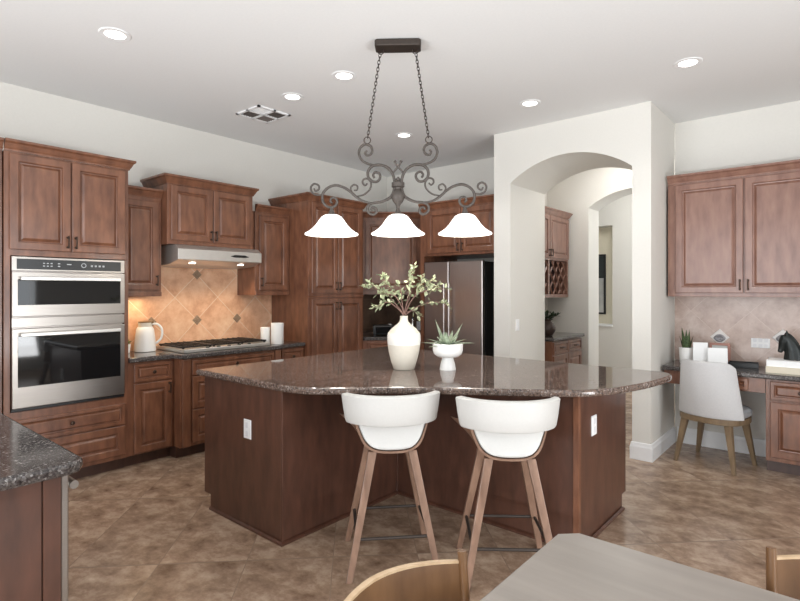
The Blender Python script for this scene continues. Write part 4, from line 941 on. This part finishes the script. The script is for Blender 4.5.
t = thing('herb_plant', 'small green herb in the white pot beside the ovens', 'plant', (-4.88, 1.99, 0.916)); lb = B()
for i in range(46):
    rv = Vector((rnd.uniform(-1, 1), rnd.uniform(-1, 1), rnd.uniform(0.1, 1))).normalized(); leaf(lb, Vector((rv.x * 0.02, rv.y * 0.02, 0.068 + rnd.uniform(0, 0.03))), rv, rnd.uniform(0.03, 0.05), 0.011, Vector((0.3, 0.2, 1)))
link('foliage', lb, M['herb'], t)
def canister(label, x, y, r, h):
    t = thing('canister', label, 'canister', (x, y, 0.916), 0, 'white canisters by the cooktop')
    link('body', lathe(B(), [(r * 0.96, 0), (r, 0.004), (r, h * 0.8)], n=32), M['ceramic'], t, smooth='auto')
    link('lid', lathe(B(), [(r * 1.02, h * 0.8), (r * 1.02, h * 0.98), (r * 0.96, h), (0.001, h)], n=32), M['ceramic'], t, smooth='auto')
canister('shorter white canister beside the right end of the cooktop', -4.63, 3.30, 0.05, 0.172)
canister('taller white canister right of the short one, next to the pantry side', -4.515, 3.365, 0.064, 0.218)

# ------------------------------------------------------------------ sink island at the left edge of the frame
t = base_cab('sink_island', 'dark cherry sink island end panel in the near left corner', (-1.945, 0.594, 0), PI, 1.8, 0.72, 0.878, M['cherry_dark'], 'island')
link('end_trim', box(B(), (-0.012, 0.0, 0.1), (0.0, 0.05, 0.878)), M['cherry_dark'], t, bev=0.002)
link('end_panel', box(B(), (-0.008, 0.055, 0.0), (0.0, 0.72, 0.878)), M['cherry_dark'], t)
door(t, W, 0.66, 0.13, 1.2, 0.86); door(t, W, 1.21, 0.13, 1.78, 0.86)
t = thing('dishwasher', 'stainless dishwasher front edge on the near left island', 'dishwasher', (-1.957, 0.597, 0), PI)
link('door', box(B(), (0.0, -0.026, 0.11), (0.6, -0.002, 0.872)), S, t, bev=0.004)
bm = B(); tube(bm, [(0.012, -0.046, 0.825), (0.58, -0.046, 0.825)], 0.014, 10)
for x in (0.03, 0.56): tube(bm, [(x, -0.03, 0.825), (x, -0.046, 0.825)], 0.011, 8)
link('handle', bm, S, t, smooth='auto')
poly = [(-3.8, -0.14), (-1.9, -0.14), (-1.895, 0.60), (-1.91, 0.64), (-1.95, 0.662), (-3.8, 0.662)]
tag(link('granite_countertop', slab(B(), poly, 0.88, 0.92, 0.012), M['granite_dark']), 'dark speckled granite countertop in the near left corner of the view', 'countertop')

# ------------------------------------------------------------------ dining set in the foreground
t = thing('dining_table', 'greige dining table with clipped corners in the right foreground', 'table')
c = 0.045
poly = [(-0.64, -0.35), (0.42, -0.35), (0.42, 1.515 - c), (0.42 - c, 1.515), (-0.64 + c, 1.515), (-0.64, 1.515 - c)]
link('tabletop', slab(B(), poly, 0.733, 0.767, 0.005), M['table'], t)
link('apron', box(B(), (-0.56, -0.27, 0.65), (0.34, 1.435, 0.728)), M['table'], t)
for x in (-0.56, 0.27):
    for y in (-0.27, 1.365): link('leg', box(B(), (x, y, 0), (x + 0.07, y + 0.07, 0.728)), M['table'], t, bev=0.004)
def dining_chair(label, loc, rz):     # front = +y
    t = thing('dining_chair', label, 'dining chair', loc, rz, 'bentwood chairs at the dining table')
    rings = []; n = 20
    for i in range(n + 1):
        u = -1 + 2 * i / n; cols = []
        for th, z in ((-0.006, 0.54), (-0.006, 0.825), (0.006, 0.825), (0.006, 0.54)):
            zz_ = z if z < 0.6 else z - 0.022 * abs(u) ** 1.6
            f = (zz_ - 0.5) / 0.3
            cols.append((u * 0.235, -0.285 + 0.085 * u * u - 0.035 * f + th, zz_))
        rings.append(cols)
    link('backrest', loft(B(), rings), M['teak'], t, smooth='auto')
    rings = []
    for i in range(n + 1):
        u = -1 + 2 * i / n; z = 0.825 - 0.022 * abs(u) ** 1.6; f = (z - 0.5) / 0.3
        y = -0.285 + 0.085 * u * u - 0.035 * f
        rings.append([(u * 0.236, y - 0.007, z - 0.002), (u * 0.236, y - 0.007, z + 0.004), (u * 0.236, y + 0.007, z + 0.004), (u * 0.236, y + 0.007, z - 0.002)])
    link('top_edge', loft(B(), rings), M['teak_edge'], t, smooth='auto')
    link('seat', loft(B(), [oval(0.20, 0.20, 0.43, 0.0), oval(0.22, 0.215, 0.44, 0), oval(0.22, 0.215, 0.465, 0), oval(0.2, 0.2, 0.475, 0)]), M['teak'], t, smooth='auto')
    for sx in (-1, 1):
        link('leg', tube(B(), [(sx * 0.17, 0.16, 0.435), (sx * 0.2, 0.19, 0)], [0.018, 0.012], 10), M['teak'], t, smooth='auto')
        z1 = 0.80; f = (z1 - 0.5) / 0.3
        link('leg', tube(B(), [(sx * 0.2, -0.215, 0), (sx * 0.205, -0.195, 0.44), (sx * 0.225, -0.207, 0.52), (sx * 0.232, -0.236, 0.832)], [0.012, 0.018, 0.014, 0.011], 10), M['teak'], t, smooth='auto')
    return t
dc = dining_chair('tan bentwood chair at the near side of the dining table, below the bar stools', (-0.488, 0.862, 0), -R90)
dup(dc, (0.09, 1.37, 0), PI, 'tan bentwood chair at the far side of the dining table, by the right picture edge')
